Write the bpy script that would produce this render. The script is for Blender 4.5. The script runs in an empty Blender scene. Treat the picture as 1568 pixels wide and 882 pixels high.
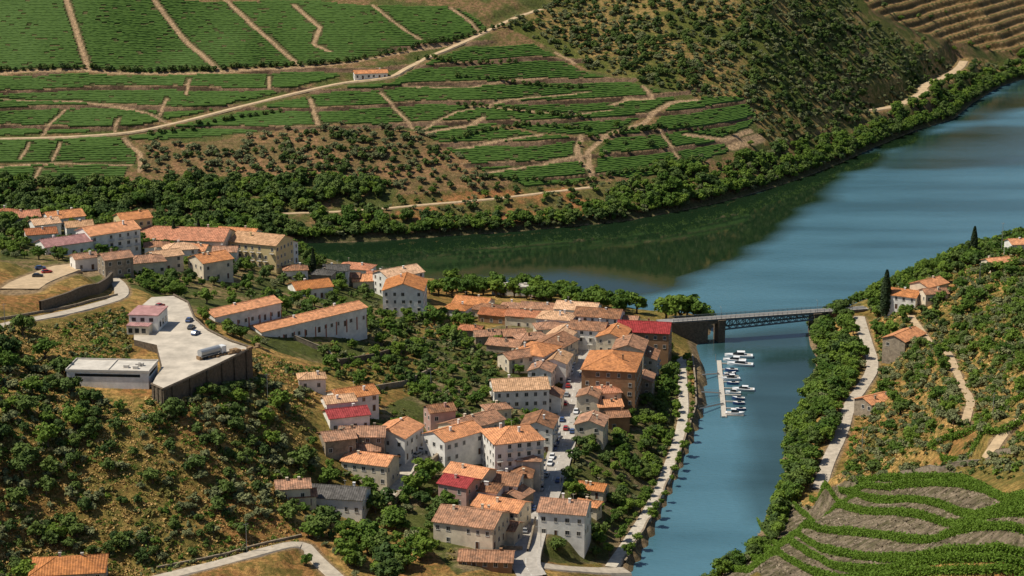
import bpy, math, random, bmesh
import numpy as np
from mathutils import Vector, Matrix
random.seed(7); np.random.seed(7); rng=np.random.RandomState(11)
S=bpy.context.scene
S.view_settings.view_transform='Standard'; S.view_settings.look='None'; S.view_settings.exposure=0
# ---------------------------------------------------------------- camera
CH=240.0; PITCH=math.radians(14.5); F=3031.0
cd=bpy.data.cameras.new("camera"); cam=bpy.data.objects.new("camera",cd); S.collection.objects.link(cam)
cam.location=(0,0,CH); cam.rotation_euler=(math.pi/2-PITCH,0,0)
cd.sensor_width=36; cd.lens=36*F/1568; cd.clip_start=1; cd.clip_end=9000
S.camera=cam
# ---------------------------------------------------------------- light
SUN_EL=56; SUN_AZ=(-0.97,-0.06)   # towards the sun (x,y)
w=bpy.data.worlds.new("World"); S.world=w; w.use_nodes=True
nt=w.node_tree; bg=nt.nodes['Background']; sky=nt.nodes.new('ShaderNodeTexSky'); sky.sky_type='NISHITA'; sky.sun_disc=False
sky.sun_elevation=math.radians(SUN_EL); sky.sun_rotation=math.atan2(SUN_AZ[0],SUN_AZ[1]); sky.air_density=1.0; sky.dust_density=0.6; sky.ozone_density=1.6
nt.links.new(sky.outputs[0],bg.inputs[0]); bg.inputs[1].default_value=0.082
sl=bpy.data.lights.new("sun",'SUN'); so=bpy.data.objects.new("sun",sl); S.collection.objects.link(so)
sl.energy=5.0; sl.angle=math.radians(0.5); sl.color=(1,0.93,0.79)
el=math.radians(SUN_EL); n=math.hypot(*SUN_AZ)
sd=Vector((SUN_AZ[0]/n*math.cos(el),SUN_AZ[1]/n*math.cos(el),math.sin(el)))
so.rotation_euler=sd.to_track_quat('Z','Y').to_euler(); so.location=(0,600,500)
# ---------------------------------------------------------------- helpers: image pixels unprojected to world points, noise
def ray(u,v):
    a=(u-784)/F; b=-(v-441)/F; c,s=math.cos(PITCH),math.sin(PITCH)
    return (a, c+b*s, -s+b*c)
def P0(u,v,z=0.0):
    d=ray(u,v); t=(z-CH)/d[2]; return (d[0]*t,d[1]*t,z)
tab=rng.rand(256,256)
def vnoise(x,y,seed=0):
    x=np.asarray(x,float)+seed*17.3+1000; y=np.asarray(y,float)+seed*9.7+1000
    xi=np.floor(x).astype(int); yi=np.floor(y).astype(int); fx=x-xi; fy=y-yi
    fx=fx*fx*(3-2*fx); fy=fy*fy*(3-2*fy)
    a=tab[xi%256,yi%256]; b=tab[(xi+1)%256,yi%256]; c=tab[xi%256,(yi+1)%256]; d=tab[(xi+1)%256,(yi+1)%256]
    return (a*(1-fx)+b*fx)*(1-fy)+(c*(1-fx)+d*fx)*fy
def fbm(x,y,wl,oct=4,seed=0):
    r=0;amp=1;tot=0
    for i in range(oct):
        r=r+amp*vnoise(x/wl,y/wl,seed+i); tot+=amp; amp*=.5; wl=wl*.5
    return r/tot-.5
def sstep(a,b,x):
    t=np.clip((x-a)/(b-a),0,1); return t*t*(3-2*t)
# river outline (z=0)
far_px=[(480,372),(560,370),(640,365),(700,360),(760,357),(840,350),(915,343),(960,338),(1030,325),(1090,313),(1140,300),(1190,285),(1240,268),(1290,248),(1340,225),(1400,200),(1460,182),(1490,157),(1530,133),(1568,120),(1700,97),(1900,80)]
far=[(-900,1010),(-500,1015),(-300,1020)]+[P0(*p)[:2] for p in far_px]
east=[P0(*p)[:2] for p in [(1900,330),(1700,345),(1568,362),(1480,392),(1400,425),(1330,458),(1262,486),(1240,505),(1240,530),(1250,548),(1252,570),(1240,605),(1218,640),(1204,665),(1200,700),(1203,730),(1190,770),(1170,800),(1150,850),(1060,905),(960,990),(850,1100)]]
west=[P0(*p)[:2] for p in [(700,1050),(800,1050),(900,960),(950,890),(965,872),(990,830),(1015,775),(1040,715),(1062,665),(1074,630),(1078,600),(1075,560),(1066,530),(1086,512),(1093,496),(1062,484),(1000,482),(960,477),(880,458),(790,448),(690,440),(600,434),(480,426)]]+[(-300,950),(-900,950)]
river=np.array(far+east+west)
def inpoly(x,y,poly):
    poly=np.asarray(poly); ins=np.zeros(np.shape(x),bool); m=len(poly)
    for i in range(m):
        x1,y1=poly[i]; x2,y2=poly[(i+1)%m]
        if y1==y2: continue
        c=((y1>y)!=(y2>y))&(x<(x2-x1)*(y-y1)/(y2-y1)+x1); ins^=c
    return ins
def segdist(x,y,p,q):
    dx,dy=q[0]-p[0],q[1]-p[1]; L=dx*dx+dy*dy+1e-9
    t=np.clip(((x-p[0])*dx+(y-p[1])*dy)/L,0,1)
    return np.hypot(x-p[0]-t*dx,y-p[1]-t*dy),t
def linedist(x,y,line,closed=False):
    d=np.full(np.shape(x),1e9); m=len(line)
    for i in range(m if closed else m-1):
        d=np.minimum(d,segdist(x,y,line[i],line[(i+1)%m])[0])
    return d
# ---------------------------------------------------------------- terrain control heights
C=[]
for (u,v,z) in [(885,540,12),(870,620,12),(850,700,12),(820,800,12),(800,860,12),
 (1045,560,4),(1045,620,4),(1020,700,4),(980,790,4),(935,860,4),(960,600,9),(940,700,7),(900,800,8),(1050,495,4),(1020,505,8),
 (1000,520,10),(930,490,10),(850,460,7),(760,450,7),(690,450,8),(780,540,16),(760,600,17),(740,700,17),(700,800,16),(650,870,14),
 (680,560,22),(640,620,25),(620,700,22),(560,740,20),(520,790,18),(600,500,24),(640,470,14),(560,430,16),(500,430,24),
 (470,505,38),(400,505,42),(368,480,44),(400,415,36),(330,425,42),(280,400,44),(150,385,48),(60,400,56),(20,470,62),(100,335,46),(300,355,38),(430,380,30),(0,340,46),
 (270,500,55),(240,470,56),(440,600,41),(460,560,38),(450,540,36),(510,560,32),
 (1320,490,9),(1340,560,9),(1300,630,9),(1265,730,9),(1245,760,8),(1400,500,18),(1390,455,18),(1430,445,22),(1480,405,22),(1568,385,26),(1525,405,26),
 (1480,520,38),(1568,480,50),(1568,560,62),(1500,600,45),(1430,600,30),(1380,600,18),(1370,700,25),(1450,690,42),(1568,660,65),
 (1290,750,22),(1400,740,38),(1220,780,20),(1160,805,20),(1100,830,20),(1040,855,18),(1300,820,38),(1450,820,58),(1200,860,32),(1100,882,26),(1568,740,68),(1568,850,78),(1400,900,62),
 (460,830,22),(350,860,22),(240,880,22),(100,875,24),(0,875,26),(440,780,26),(400,700,34),(330,680,42),(240,680,45),(100,640,52),(0,600,58),(200,740,38),(60,740,40),(0,520,64),(80,505,60),(150,500,57),(90,590,54),
 (-200,500,75),(-200,700,60),(-200,880,40),(-200,380,60),(500,960,20),(200,960,25),(1800,500,90),(1800,700,100),(1800,850,110),(1800,400,60),(750,960,12)]:
    C.append(P0(u,v,z))
for u,v,z in [(392,532,47),(388,540,46),(335,570,48),(290,590,50),(250,602,51),(225,595,52),(200,590,53),(180,560,54)]:
    x_,y_,_=P0(u,v,57.5); C.append((x_+1.5,y_-1.5,z))
for X,Y,z in [(-450,900,50),(-250,925,22),(-600,700,90),(-500,500,90),(600,900,80),(900,700,150),(600,600,150),(-200,380,30),(100,380,50),(350,400,100),(500,1150,20),(700,1200,60)]: C.append((X,Y,z))
slopes={-900:.33,-400:.33,0:.33,250:.32,500:.33,750:.32,915:.31,1030:.35,1140:.38,1240:.36,1340:.33,1460:.29,1568:.26,1750:.22}
fx=[p[0] for p in far_px]; fy=[p[1] for p in far_px]
for u,s in slopes.items():
    vs=np.interp(u,fx,fy) if u>480 else 374
    Ys=P0(u,vs)[1]; 
    C.append((*P0(u,vs)[:2],2))
    for k in [25,60,110,170,250,350,500,700,1000]:
        Y=Ys+k; z=3+max(0,k-12)*s*(1 if k<400 else .85)
        X=P0(u,vs)[0]*(Y/Ys); C.append((X,Y,z))
C=np.array(C)
gx=np.arange(-960,1080,3.0); gy=np.arange(345,2760,3.0)
GX,GY=np.meshgrid(gx,gy)
sc=100.0
xy=C[:,:2]/sc; n=len(C)
K=np.sqrt(((xy[:,None]-xy[None])**2).sum(-1)+.01)
A=np.zeros((n+3,n+3)); A[:n,:n]=K-0.02*np.eye(n); A[:n,n]=1; A[:n,n+1:]=xy; A[n,:n]=1; A[n+1:,:n]=xy.T
cf=np.linalg.solve(A,np.concatenate([C[:,2],[0,0,0]]))
Z=np.full(GX.shape,cf[n])+cf[n+1]*GX/sc+cf[n+2]*GY/sc
for i in range(n): Z+=cf[i]*np.sqrt((GX/sc-xy[i,0])**2+(GY/sc-xy[i,1])**2+.01)
for _ in range(3):
    Zp=np.pad(Z,1,mode='edge'); Z=(Zp[:-2,1:-1]+Zp[2:,1:-1]+Zp[1:-1,:-2]+Zp[1:-1,2:]+Zp[1:-1,1:-1]*2)/6
farA=np.array(far)
dfar=GY-np.interp(GX,farA[:,0],farA[:,1])
mf=sstep(25,140,dfar)
Z+=mf*(fbm(GX,GY,170,2,3)*20+fbm(GX,GY,50,2,5)*3.5)
nearm=(dfar<0)
Z+=nearm*fbm(GX,GY,40,3,8)*2.5
Z=np.clip(Z,1.2,320)
ins=inpoly(GX,GY,river); dr=linedist(GX,GY,river,True)
Z=np.where(ins,-np.minimum(3,.3+dr*.4),np.minimum(Z,.3+dr*0.55+np.maximum(dr-20,0)*.5))
def lookup(G,x,y):
    x=np.asarray(x,float); y=np.asarray(y,float)
    a=np.clip((x-gx[0])/3,0,len(gx)-1.001); b=np.clip((y-gy[0])/3,0,len(gy)-1.001)
    i=a.astype(int); j=b.astype(int); p=a-i; q=b-j
    return (G[j,i]*(1-p)+G[j,i+1]*p)*(1-q)+(G[j+1,i]*(1-p)+G[j+1,i+1]*p)*q
TS=np.arange(380,2700,1.0)
def locate(u,v,off=0.0):
    d=ray(u,v); t=TS/d[1]; x=d[0]*t; y=d[1]*t; z=CH+d[2]*t
    g=z-(lookup(Z,x,y)+off); k=np.argmax(g<=0)
    if not (g<=0).any(): k=len(t)-1
    if k==0: k=1
    f=g[k-1]/(g[k-1]-g[k]+1e-9); tt=t[k-1]+(t[k]-t[k-1])*f
    return d[0]*tt,d[1]*tt
def W(pts): return [locate(*p) for p in pts]
def resample(line,step):
    out=[line[0]]
    for p,q in zip(line[:-1],line[1:]):
        L=math.dist(p[:2],q[:2]); m=max(1,int(L/step))
        for i in range(1,m+1):
            t=i/m; out.append(tuple(a+(b-a)*t for a,b in zip(p,q)))
    return out
def smoothline(line,it=2):
    for _ in range(it):
        o=[line[0]]
        for p,q in zip(line[:-1],line[1:]):
            o.append(tuple(.75*a+.25*b for a,b in zip(p,q))); o.append(tuple(.25*a+.75*b for a,b in zip(p,q)))
        o.append(line[-1]); line=o
    return line
# ---------------------------------------------------------------- roads (flattened into the terrain)
ROADS=[("town_street",[(893,525),(886,560),(876,610),(868,660),(852,715),(832,770),(815,815),(802,860),(815,885)],6.4,'asph',True),
 ("river_promenade",[(1043,545),(1046,590),(1048,640),(1035,685),(1018,730),(995,780),(965,825),(935,868)],3.6,'pave',False),
 ("east_bank_road",[(1316,485),(1326,520),(1340,560),(1322,590),(1300,620),(1290,660),(1268,705),(1255,748)],4.6,'asph2',False),
 ("hill_road",[(-60,515),(0,497),(60,487),(120,475),(185,458),(188,440),(170,425)],5.0,'asph2',False),
 ("valley_road",[(220,890),(290,873),(350,858),(400,843),(462,828),(480,850),(520,890)],4.2,'asph2',False),
 ("side_lane",[(592,768),(605,740),(630,708),(655,685),(675,665)],5.5,'pave',False),
 ("far_road",[(0,212),(90,210),(190,205),(260,190),(330,172),(400,155),(470,138),(540,122),(600,122),(622,103),(660,85),(715,62),(780,30),(830,12)],3.6,'dirt',False),
 ("far_road",[(1335,167),(1395,155),(1417,142),(1410,132),(1440,120),(1470,105),(1476,92)],6.5,'dirt',False),
 ("railway_road",[(400,328),(480,325),(560,322),(660,312),(760,304),(850,293),(910,285)],3,'dirt',False),
 ("east_track",[(1395,485),(1440,530),(1470,580),(1490,610),(1478,650)],2.6,'dirt',False),
 ("spur_track",[(1300,745),(1390,722),(1460,715),(1510,695),(1540,660),(1568,640),(1620,610)],3,'dirt',False),
 ("lower_lane",[(800,858),(850,868),(900,872),(960,885)],5,'asph2',False),
 ("terrace_yard",[(30,440),(60,425),(100,410),(130,415)],14,'dirt',False)]
RD=[]
for nm,pl,wd,mt,kb in ROADS:
    L=resample(smoothline(W(pl)),3.0); x=np.array([p[0] for p in L]); y=np.array([p[1] for p in L]); z=lookup(Z,x,y)
    z=np.maximum(z,1.8)
    for _ in range(12):
        zp=np.pad(z,1,mode='edge'); z=(zp[:-2]+zp[1:-1]+zp[2:])/3
    RD.append((nm,np.stack([x,y,z],1),wd,mt,kb))
for nm,P,wd,mt,kb in RD:
    x0,x1=P[:,0].min()-20,P[:,0].max()+20; y0,y1=P[:,1].min()-20,P[:,1].max()+20
    i0,i1=np.searchsorted(gx,[x0,x1]); j0,j1=np.searchsorted(gy,[y0,y1])
    sx=GX[j0:j1,i0:i1]; sy=GY[j0:j1,i0:i1]; best=np.full(sx.shape,1e9); zz=np.zeros(sx.shape)
    for k in range(len(P)-1):
        d,t=segdist(sx,sy,P[k],P[k+1]); m=d<best; best=np.where(m,d,best); zz=np.where(m,P[k,2]+(P[k+1,2]-P[k,2])*t,zz)
    ext=wd/2+(4.2 if kb else 2.6)
    wt=1-sstep(ext,ext+9,best); sub=Z[j0:j1,i0:i1]
    wt=np.where(sub<0,0,wt); Z[j0:j1,i0:i1]=sub*(1-wt)+(zz-.3)*wt
# ---------------------------------------------------------------- zones
def poly(pts): return np.array(W(pts))
Z_VINE=[poly(p) for p in [
 [(-60,0),(440,0),(560,10),(700,12),(760,45),(700,62),(640,72),(540,92),(460,100),(330,106),(140,106),(-60,108)],
 [(-60,116),(140,113),(330,113),(470,108),(525,114),(470,130),(400,148),(330,165),(260,182),(190,198),(90,204),(-60,207)],
 [(180,212),(330,180),(470,148),(540,132),(600,130),(640,197),(560,190),(430,195),(330,207),(250,214)],
 [(-60,216),(190,212),(210,235),(208,252),(-60,252)],[(-60,255),(200,254),(185,280),(-60,285)],
 [(600,128),(625,110),(665,90),(720,70),(820,68),(850,85),(900,112),(985,130),(1035,150),(1000,168),(935,204),(900,215),(890,207),(830,204),(780,190),(740,190),(700,200),(650,205),(630,193)],
 [(650,207),(740,190),(830,206),(888,212),(896,240),(905,268),(880,282),(800,286),(755,270),(700,238)],
 [(910,266),(918,225),(950,203),(1000,190),(1025,162),(1060,150),(1140,150),(1160,180),(1140,200),(1135,225),(1080,245),(1040,266),(960,273)]]]
Z_TERR=poly([(-200,230),(-100,112),(330,108),(460,102),(700,62),(850,75),(1000,130),(1150,150),(1160,210),(1080,250),(900,280),(740,275),(640,200),(200,215)])
Z_OLIVE=poly([(210,222),(330,215),(430,198),(560,190),(650,203),(720,245),(760,275),(740,292),(640,290),(500,275),(300,268),(210,262)])
Z_FOREST=poly([(770,40),(850,0),(870,-60),(1450,-60),(1330,0),(1330,45),(1400,75),(1568,92),(1480,110),(1400,150),(1290,195),(1170,225),(1160,180),(1080,150),(1000,130),(900,105),(850,75)])
Z_BAND=poly([(1290,-60),(1700,-60),(1700,60),(1568,85),(1520,78),(1480,66),(1400,45),(1330,12)])
Z_SPUR=poly([(1275,745),(1400,722),(1500,735),(1600,760),(1650,900),(1180,900),(1100,880),(1030,860),(1100,828),(1160,800),(1215,772)])
Z_BROWN=poly([(600,300),(760,292),(900,285),(985,280),(935,330),(840,345),(640,350),(600,335)])
PATHS=[([(100,-5),(135,105)],1.7),([(232,-5),(335,108)],1.7),([(340,-5),(462,102)],1.5),([(450,8),(490,42),(480,68),(505,80)],1.4),([(570,8),(645,62)],1.0),([(690,12),(742,50)],1.1),
 ([(65,205),(100,165)],.9),([(175,200),(182,180)],.9),([(245,175),(255,150)],.9),([(285,142),(290,120)],.9),([(412,135),(412,115)],.9),([(475,150),(487,190)],1.3),([(583,140),(632,195)],1.),
 ([(650,202),(720,190),(740,180)],1.5),([(700,226),(760,216),(830,206)],1.1),([(750,262),(830,250),(892,238)],1.1),([(890,208),(883,230),(890,245),(905,262),(905,278)],1.8),
 ([(905,265),(900,232),(925,208),(960,196),(985,188),(1000,172),(1030,155),(1070,152)],1.7),([(1010,198),(1042,245)],.9),([(985,130),(1000,150),(960,150),(935,160)],1.3),([(850,80),(880,95)],1.2),
 ([(0,112),(140,108),(330,110),(460,103),(540,95),(640,74),(715,60)],1.6),([(0,150),(120,155),(200,165),(260,188)],1.0),([(0,256),(90,250),(200,253)],1.1),([(30,245),(45,220)],.8),([(80,245),(92,220)],.8),([(50,280),(62,256)],.8),
 ([(640,200),(700,170),(820,148),(900,140)],.9),([(620,130),(720,132),(830,120)],.9),([(720,160),(820,170),(880,175),(935,168)],.9),([(190,210),(215,235),(215,262)],1.4),
 ([(1050,205),(1110,215),(1150,200)],1.8),([(1120,225),(1150,215),(1165,210)],3.0)]
PATHW=[(W(p),w_) for p,w_ in PATHS]
def blurmask(m):
    m=m.astype(float)
    for _ in range(2):
        q=np.pad(m,1,mode='edge'); m=(q[:-2,1:-1]+q[2:,1:-1]+q[1:-1,:-2]+q[1:-1,2:]+q[1:-1,1:-1])/5
    return m
TM=blurmask(inpoly(GX,GY,Z_TERR))
SM=blurmask(inpoly(GX,GY,Z_BAND))
SP=blurmask(inpoly(GX,GY,Z_SPUR))
STEP=8.0; BST=6.0
def wallf(x,y):
    z=lookup(Z,x,y); t=(z+fbm(x,y,70,2,21)*5)/STEP; return t-np.floor(t)
def bandf(x,y):
    t=(lookup(Z,x,y)+fbm(x,y,90,2,23)*4)/BST; return t-np.floor(t)
def hf(x,y):
    z=lookup(Z,x,y); f=wallf(x,y)
    g=np.where(f<.88,.74*f/.88,.74+.26*(f-.88)/.12)
    z2=z+STEP*(g-f)*lookup(TM,x,y)
    f2=bandf(x,y); g2=np.where(f2<.65,.3*f2/.65,.3+.7*(f2-.65)/.35)
    z2=z2+BST*(g2-f2)*lookup(SM,x,y)
    return z2
# ---------------------------------------------------------------- materials
def mat(name,col,rough=.8,noise=None,amt=.3,bump=0,spec=.3,metal=0,col2=None):
    m=bpy.data.materials.new(name); m.use_nodes=True; t=m.node_tree; b=t.nodes['Principled BSDF']
    b.inputs['Roughness'].default_value=rough; b.inputs['Specular IOR Level'].default_value=spec; b.inputs['Metallic'].default_value=metal
    b.inputs['Base Color'].default_value=(*col,1)
    if noise:
        tc=t.nodes.new('ShaderNodeNewGeometry'); nz=t.nodes.new('ShaderNodeTexNoise'); nz.inputs['Scale'].default_value=noise; nz.inputs['Detail'].default_value=6; nz.inputs['Roughness'].default_value=.65
        t.links.new(tc.outputs['Position'],nz.inputs['Vector'])
        r=t.nodes.new('ShaderNodeValToRGB'); r.color_ramp.elements[0].position=.32; r.color_ramp.elements[1].position=.7
        c2=col2 or tuple(c*(1-amt) for c in col)
        r.color_ramp.elements[0].color=(*c2,1); r.color_ramp.elements[1].color=(*[min(1,c*(1+amt*.5)) for c in col],1)
        t.links.new(nz.outputs['Fac'],r.inputs[0]); t.links.new(r.outputs[0],b.inputs['Base Color'])
        if bump:
            bp=t.nodes.new('ShaderNodeBump'); bp.inputs['Strength'].default_value=bump; bp.inputs['Distance'].default_value=.3
            t.links.new(nz.outputs['Fac'],bp.inputs['Height']); t.links.new(bp.outputs[0],b.inputs['Normal'])
    return m
def foliage(name,c1,c2,trans=True):
    m=bpy.data.materials.new(name); m.use_nodes=True; t=m.node_tree; b=t.nodes['Principled BSDF']
    b.inputs['Roughness'].default_value=.7; b.inputs['Specular IOR Level'].default_value=.2
    oi=t.nodes.new('ShaderNodeObjectInfo'); g=t.nodes.new('ShaderNodeNewGeometry'); nz=t.nodes.new('ShaderNodeTexNoise'); nz.inputs['Scale'].default_value=.9; nz.inputs['Detail'].default_value=3
    t.links.new(g.outputs['Position'],nz.inputs['Vector'])
    ad=t.nodes.new('ShaderNodeMath'); ad.operation='ADD'; t.links.new(oi.outputs['Random'],ad.inputs[0]); t.links.new(nz.outputs['Fac'],ad.inputs[1])
    mp=t.nodes.new('ShaderNodeMapRange'); mp.inputs['From Min'].default_value=.4; mp.inputs['From Max'].default_value=1.5; t.links.new(ad.outputs[0],mp.inputs[0])
    mx=t.nodes.new('ShaderNodeMix'); mx.data_type='RGBA'; mx.inputs['A'].default_value=(*c1,1); mx.inputs['B'].default_value=(*c2,1)
    t.links.new(mp.outputs[0],mx.inputs['Factor']); t.links.new(mx.outputs['Result'],b.inputs['Base Color'])
    if trans:
        tr=t.nodes.new('ShaderNodeBsdfTranslucent'); t.links.new(mx.outputs['Result'],tr.inputs[0]); ms=t.nodes.new('ShaderNodeMixShader'); ms.inputs[0].default_value=.22
        t.links.new(b.outputs[0],ms.inputs[1]); t.links.new(tr.outputs[0],ms.inputs[2]); t.links.new(ms.outputs[0],t.nodes['Material Output'].inputs[0])
    return m
F_olive=foliage("olive_leaves",(.095,.115,.045),(.19,.20,.085),False)
F_dark=foliage("dark_leaves",(.032,.065,.013),(.10,.145,.026),False)
F_mid=foliage("green_leaves",(.055,.115,.015),(.155,.23,.028))
F_vine=foliage("vine_leaves",(.08,.15,.013),(.17,.27,.03))
F_vinef=foliage("far_vine_leaves",(.036,.085,.013),(.078,.14,.02),False)
F_cyp=foliage("cypress_leaves",(.01,.022,.008),(.03,.05,.015),False)
F_scrub=foliage("scrub_leaves",(.12,.115,.025),(.24,.20,.05),False)
F_dry=foliage("dry_grass_blades",(.34,.22,.07),(.55,.36,.13),False)
M_bark=mat("bark",(.12,.09,.06),.9,3,.4)
M={ 'asph':mat("worn_asphalt",(.42,.38,.33),.9,.6,.25),'asph2':mat("pale_road",(.48,.41,.32),.9,.5,.3),
 'pave':mat("paving",(.52,.46,.37),.9,.8,.3),'dirt':mat("dirt_road",(.52,.38,.23),.95,.4,.3),'kerb':mat("kerb_stone",(.44,.40,.35),.9,1,.2),
 'deckr':mat("bridge_asphalt",(.27,.26,.25),.9,.6,.2),
 'stone':mat("stone_wall",(.15,.115,.08),.95,1.2,.5,.6),'stonel':mat("pale_stone_wall",(.30,.24,.17),.95,1.0,.5,.5),
 'conc':mat("concrete",(.54,.47,.38),.9,.16,.34),'paint':mat("white_line_paint",(.75,.74,.7),.7,3,.2),
 'glass':mat("window_glass",(.02,.025,.03),.15,None,spec=.6),'frame':mat("window_frame",(.55,.52,.47),.7),
 'door':mat("brown_door",(.10,.05,.03),.6),'metal':mat("painted_steel",(.13,.155,.16),.5,1,.3),'rail':mat("grey_steel",(.24,.24,.23),.5),
 'boat':mat("boat_white",(.8,.8,.8),.3,spec=.5),'boatb':mat("boat_blue",(.05,.1,.25),.3),'wood':mat("dock_boards",(.52,.47,.40),.85,2,.3),
 'tyre':mat("tyre",(.02,.02,.02),.9),'redtrim':mat("red_trim",(.36,.12,.07),.7),'crate':mat("stacked_planks",(.30,.19,.10),.9,2,.5)}
def roofmat(name,c,dark):
    m=bpy.data.materials.new(name); m.use_nodes=True; t=m.node_tree; b=t.nodes['Principled BSDF']; b.inputs['Roughness'].default_value=.9; b.inputs['Specular IOR Level'].default_value=.1
    tc=t.nodes.new('ShaderNodeTexCoord'); n1=t.nodes.new('ShaderNodeTexNoise'); n1.inputs['Scale'].default_value=.4; n1.inputs['Detail'].default_value=9; n1.inputs['Roughness'].default_value=.8
    g=t.nodes.new('ShaderNodeNewGeometry'); t.links.new(g.outputs['Position'],n1.inputs['Vector'])
    r=t.nodes.new('ShaderNodeValToRGB'); r.color_ramp.elements[0].position=.38; r.color_ramp.elements[1].position=.58; r.color_ramp.elements[0].color=(*dark,1); r.color_ramp.elements[1].color=(*c,1)
    t.links.new(n1.outputs['Fac'],r.inputs[0])
    wv=t.nodes.new('ShaderNodeTexWave'); wv.inputs['Scale'].default_value=.42; wv.inputs['Distortion'].default_value=.4; wv.bands_direction='X'; t.links.new(tc.outputs['Object'],wv.inputs['Vector'])
    vo=t.nodes.new('ShaderNodeTexVoronoi'); vo.inputs['Scale'].default_value=1.3; t.links.new(tc.outputs['Object'],vo.inputs['Vector'])
    oi=t.nodes.new('ShaderNodeObjectInfo')
    hs=t.nodes.new('ShaderNodeHueSaturation'); mr=t.nodes.new('ShaderNodeMapRange'); mr.inputs['To Min'].default_value=.74; mr.inputs['To Max'].default_value=1.1; t.links.new(wv.outputs['Fac'],mr.inputs[0])
    sp=t.nodes.new('ShaderNodeSeparateColor'); t.links.new(vo.outputs['Color'],sp.inputs[0]); m2=t.nodes.new('ShaderNodeMapRange'); m2.inputs['To Min'].default_value=.7; m2.inputs['To Max'].default_value=1.2; t.links.new(sp.outputs[0],m2.inputs[0])
    m3=t.nodes.new('ShaderNodeMapRange'); m3.inputs['To Min'].default_value=.78; m3.inputs['To Max'].default_value=1.15; t.links.new(oi.outputs['Random'],m3.inputs[0])
    m4=t.nodes.new('ShaderNodeMapRange'); m4.inputs['To Min'].default_value=1.05; m4.inputs['To Max'].default_value=.93; t.links.new(oi.outputs['Random'],m4.inputs[0]); t.links.new(m4.outputs[0],hs.inputs['Saturation'])
    mu=t.nodes.new('ShaderNodeMath'); mu.operation='MULTIPLY'; t.links.new(mr.outputs[0],mu.inputs[0]); t.links.new(m2.outputs[0],mu.inputs[1])
    mv=t.nodes.new('ShaderNodeMath'); mv.operation='MULTIPLY'; t.links.new(mu.outputs[0],mv.inputs[0]); t.links.new(m3.outputs[0],mv.inputs[1])
    t.links.new(r.outputs[0],hs.inputs['Color']); t.links.new(mv.outputs[0],hs.inputs['Value']); t.links.new(hs.outputs[0],b.inputs['Base Color'])
    bp=t.nodes.new('ShaderNodeBump'); bp.inputs['Distance'].default_value=.12; bp.inputs['Strength'].default_value=.6; t.links.new(wv.outputs['Fac'],bp.inputs['Height']); t.links.new(bp.outputs[0],b.inputs['Normal'])
    return m
RF={'o':roofmat("roof_tiles_orange",(.68,.29,.12),(.46,.20,.095)),'b':roofmat("roof_tiles_weathered",(.46,.23,.13),(.20,.12,.08)),'p':roofmat("roof_tiles_pale",(.68,.41,.24),(.46,.27,.15)),
 'r':roofmat("roof_tiles_red",(.52,.20,.10),(.34,.15,.08)),'c':roofmat("roof_sheet_crimson",(.36,.05,.05),(.28,.04,.04)),'g':roofmat("roof_slate",(.15,.14,.13),(.09,.085,.08)),'m':roofmat("roof_mauve",(.45,.24,.22),(.36,.18,.17)),
 'f':mat("flat_roof",(.58,.53,.46),.8,.3,.25)}
WL={'w':mat("white_render",(.80,.77,.71),.9,.35,.25),'c':mat("cream_render",(.70,.60,.45),.9,.35,.28),'y':mat("yellow_render",(.68,.53,.27),.9,.35,.18),'g':mat("grey_render",(.45,.42,.37),.9,.3,.35),
 'n':mat("brown_render",(.34,.19,.10),.9,.3,.3),'k':mat("pink_render",(.50,.32,.27),.9,.4,.2),'s':mat("stone_render",(.32,.26,.19),.95,.8,.45)}
# ---------------------------------------------------------------- mesh builder
class MB:
    def __init__(s): s.v=[]; s.f=[]; s.m=[]
    def quad(s,pts,m=0):
        i=len(s.v); s.v+= [tuple(p) for p in pts]; s.f.append(tuple(range(i,i+len(pts)))); s.m.append(m)
    def box(s,x0,y0,z0,x1,y1,z1,m=0):
        i=len(s.v); s.v+=[(x0,y0,z0),(x1,y0,z0),(x1,y1,z0),(x0,y1,z0),(x0,y0,z1),(x1,y0,z1),(x1,y1,z1),(x0,y1,z1)]
        for q in [(0,3,2,1),(4,5,6,7),(0,1,5,4),(1,2,6,5),(2,3,7,6),(3,0,4,7)]: s.f.append(tuple(i+k for k in q)); s.m.append(m)
    def beam(s,p,q,r,m=0,r2=None,n=4):
        p=Vector(p);q=Vector(q);r2=r if r2 is None else r2; d=(q-p)
        if d.length<1e-6: return
        d.normalize(); a=d.orthogonal().normalized(); b=d.cross(a); i=len(s.v)
        for c,rr in ((p,r),(q,r2)):
            for k in range(n):
                t=2*math.pi*(k+.5)/n; s.v.append(tuple(c+(a*math.cos(t)+b*math.sin(t))*rr))
        for k in range(n): s.f.append((i+k,i+(k+1)%n,i+n+(k+1)%n,i+n+k)); s.m.append(m)
        s.f.append(tuple(i+k for k in range(n))[::-1]); s.m.append(m); s.f.append(tuple(i+n+k for k in range(n))); s.m.append(m)
    def obj(s,name,mats,parent=None,link=True,smooth=False):
        me=bpy.data.meshes.new(name); me.from_pydata(s.v,[],s.f)
        for m in mats: me.materials.append(m)
        if s.m: me.polygons.foreach_set('material_index',s.m)
        me.update(); o=bpy.data.objects.new(name,me)
        if link: S.collection.objects.link(o)
        if parent: o.parent=parent
        return o
def empty(name,x,y,z,rz=0):
    e=bpy.data.objects.new(name,None); e.location=(x,y,z); e.rotation_euler=(0,0,rz); e.empty_display_size=.5; S.collection.objects.link(e); return e
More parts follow.
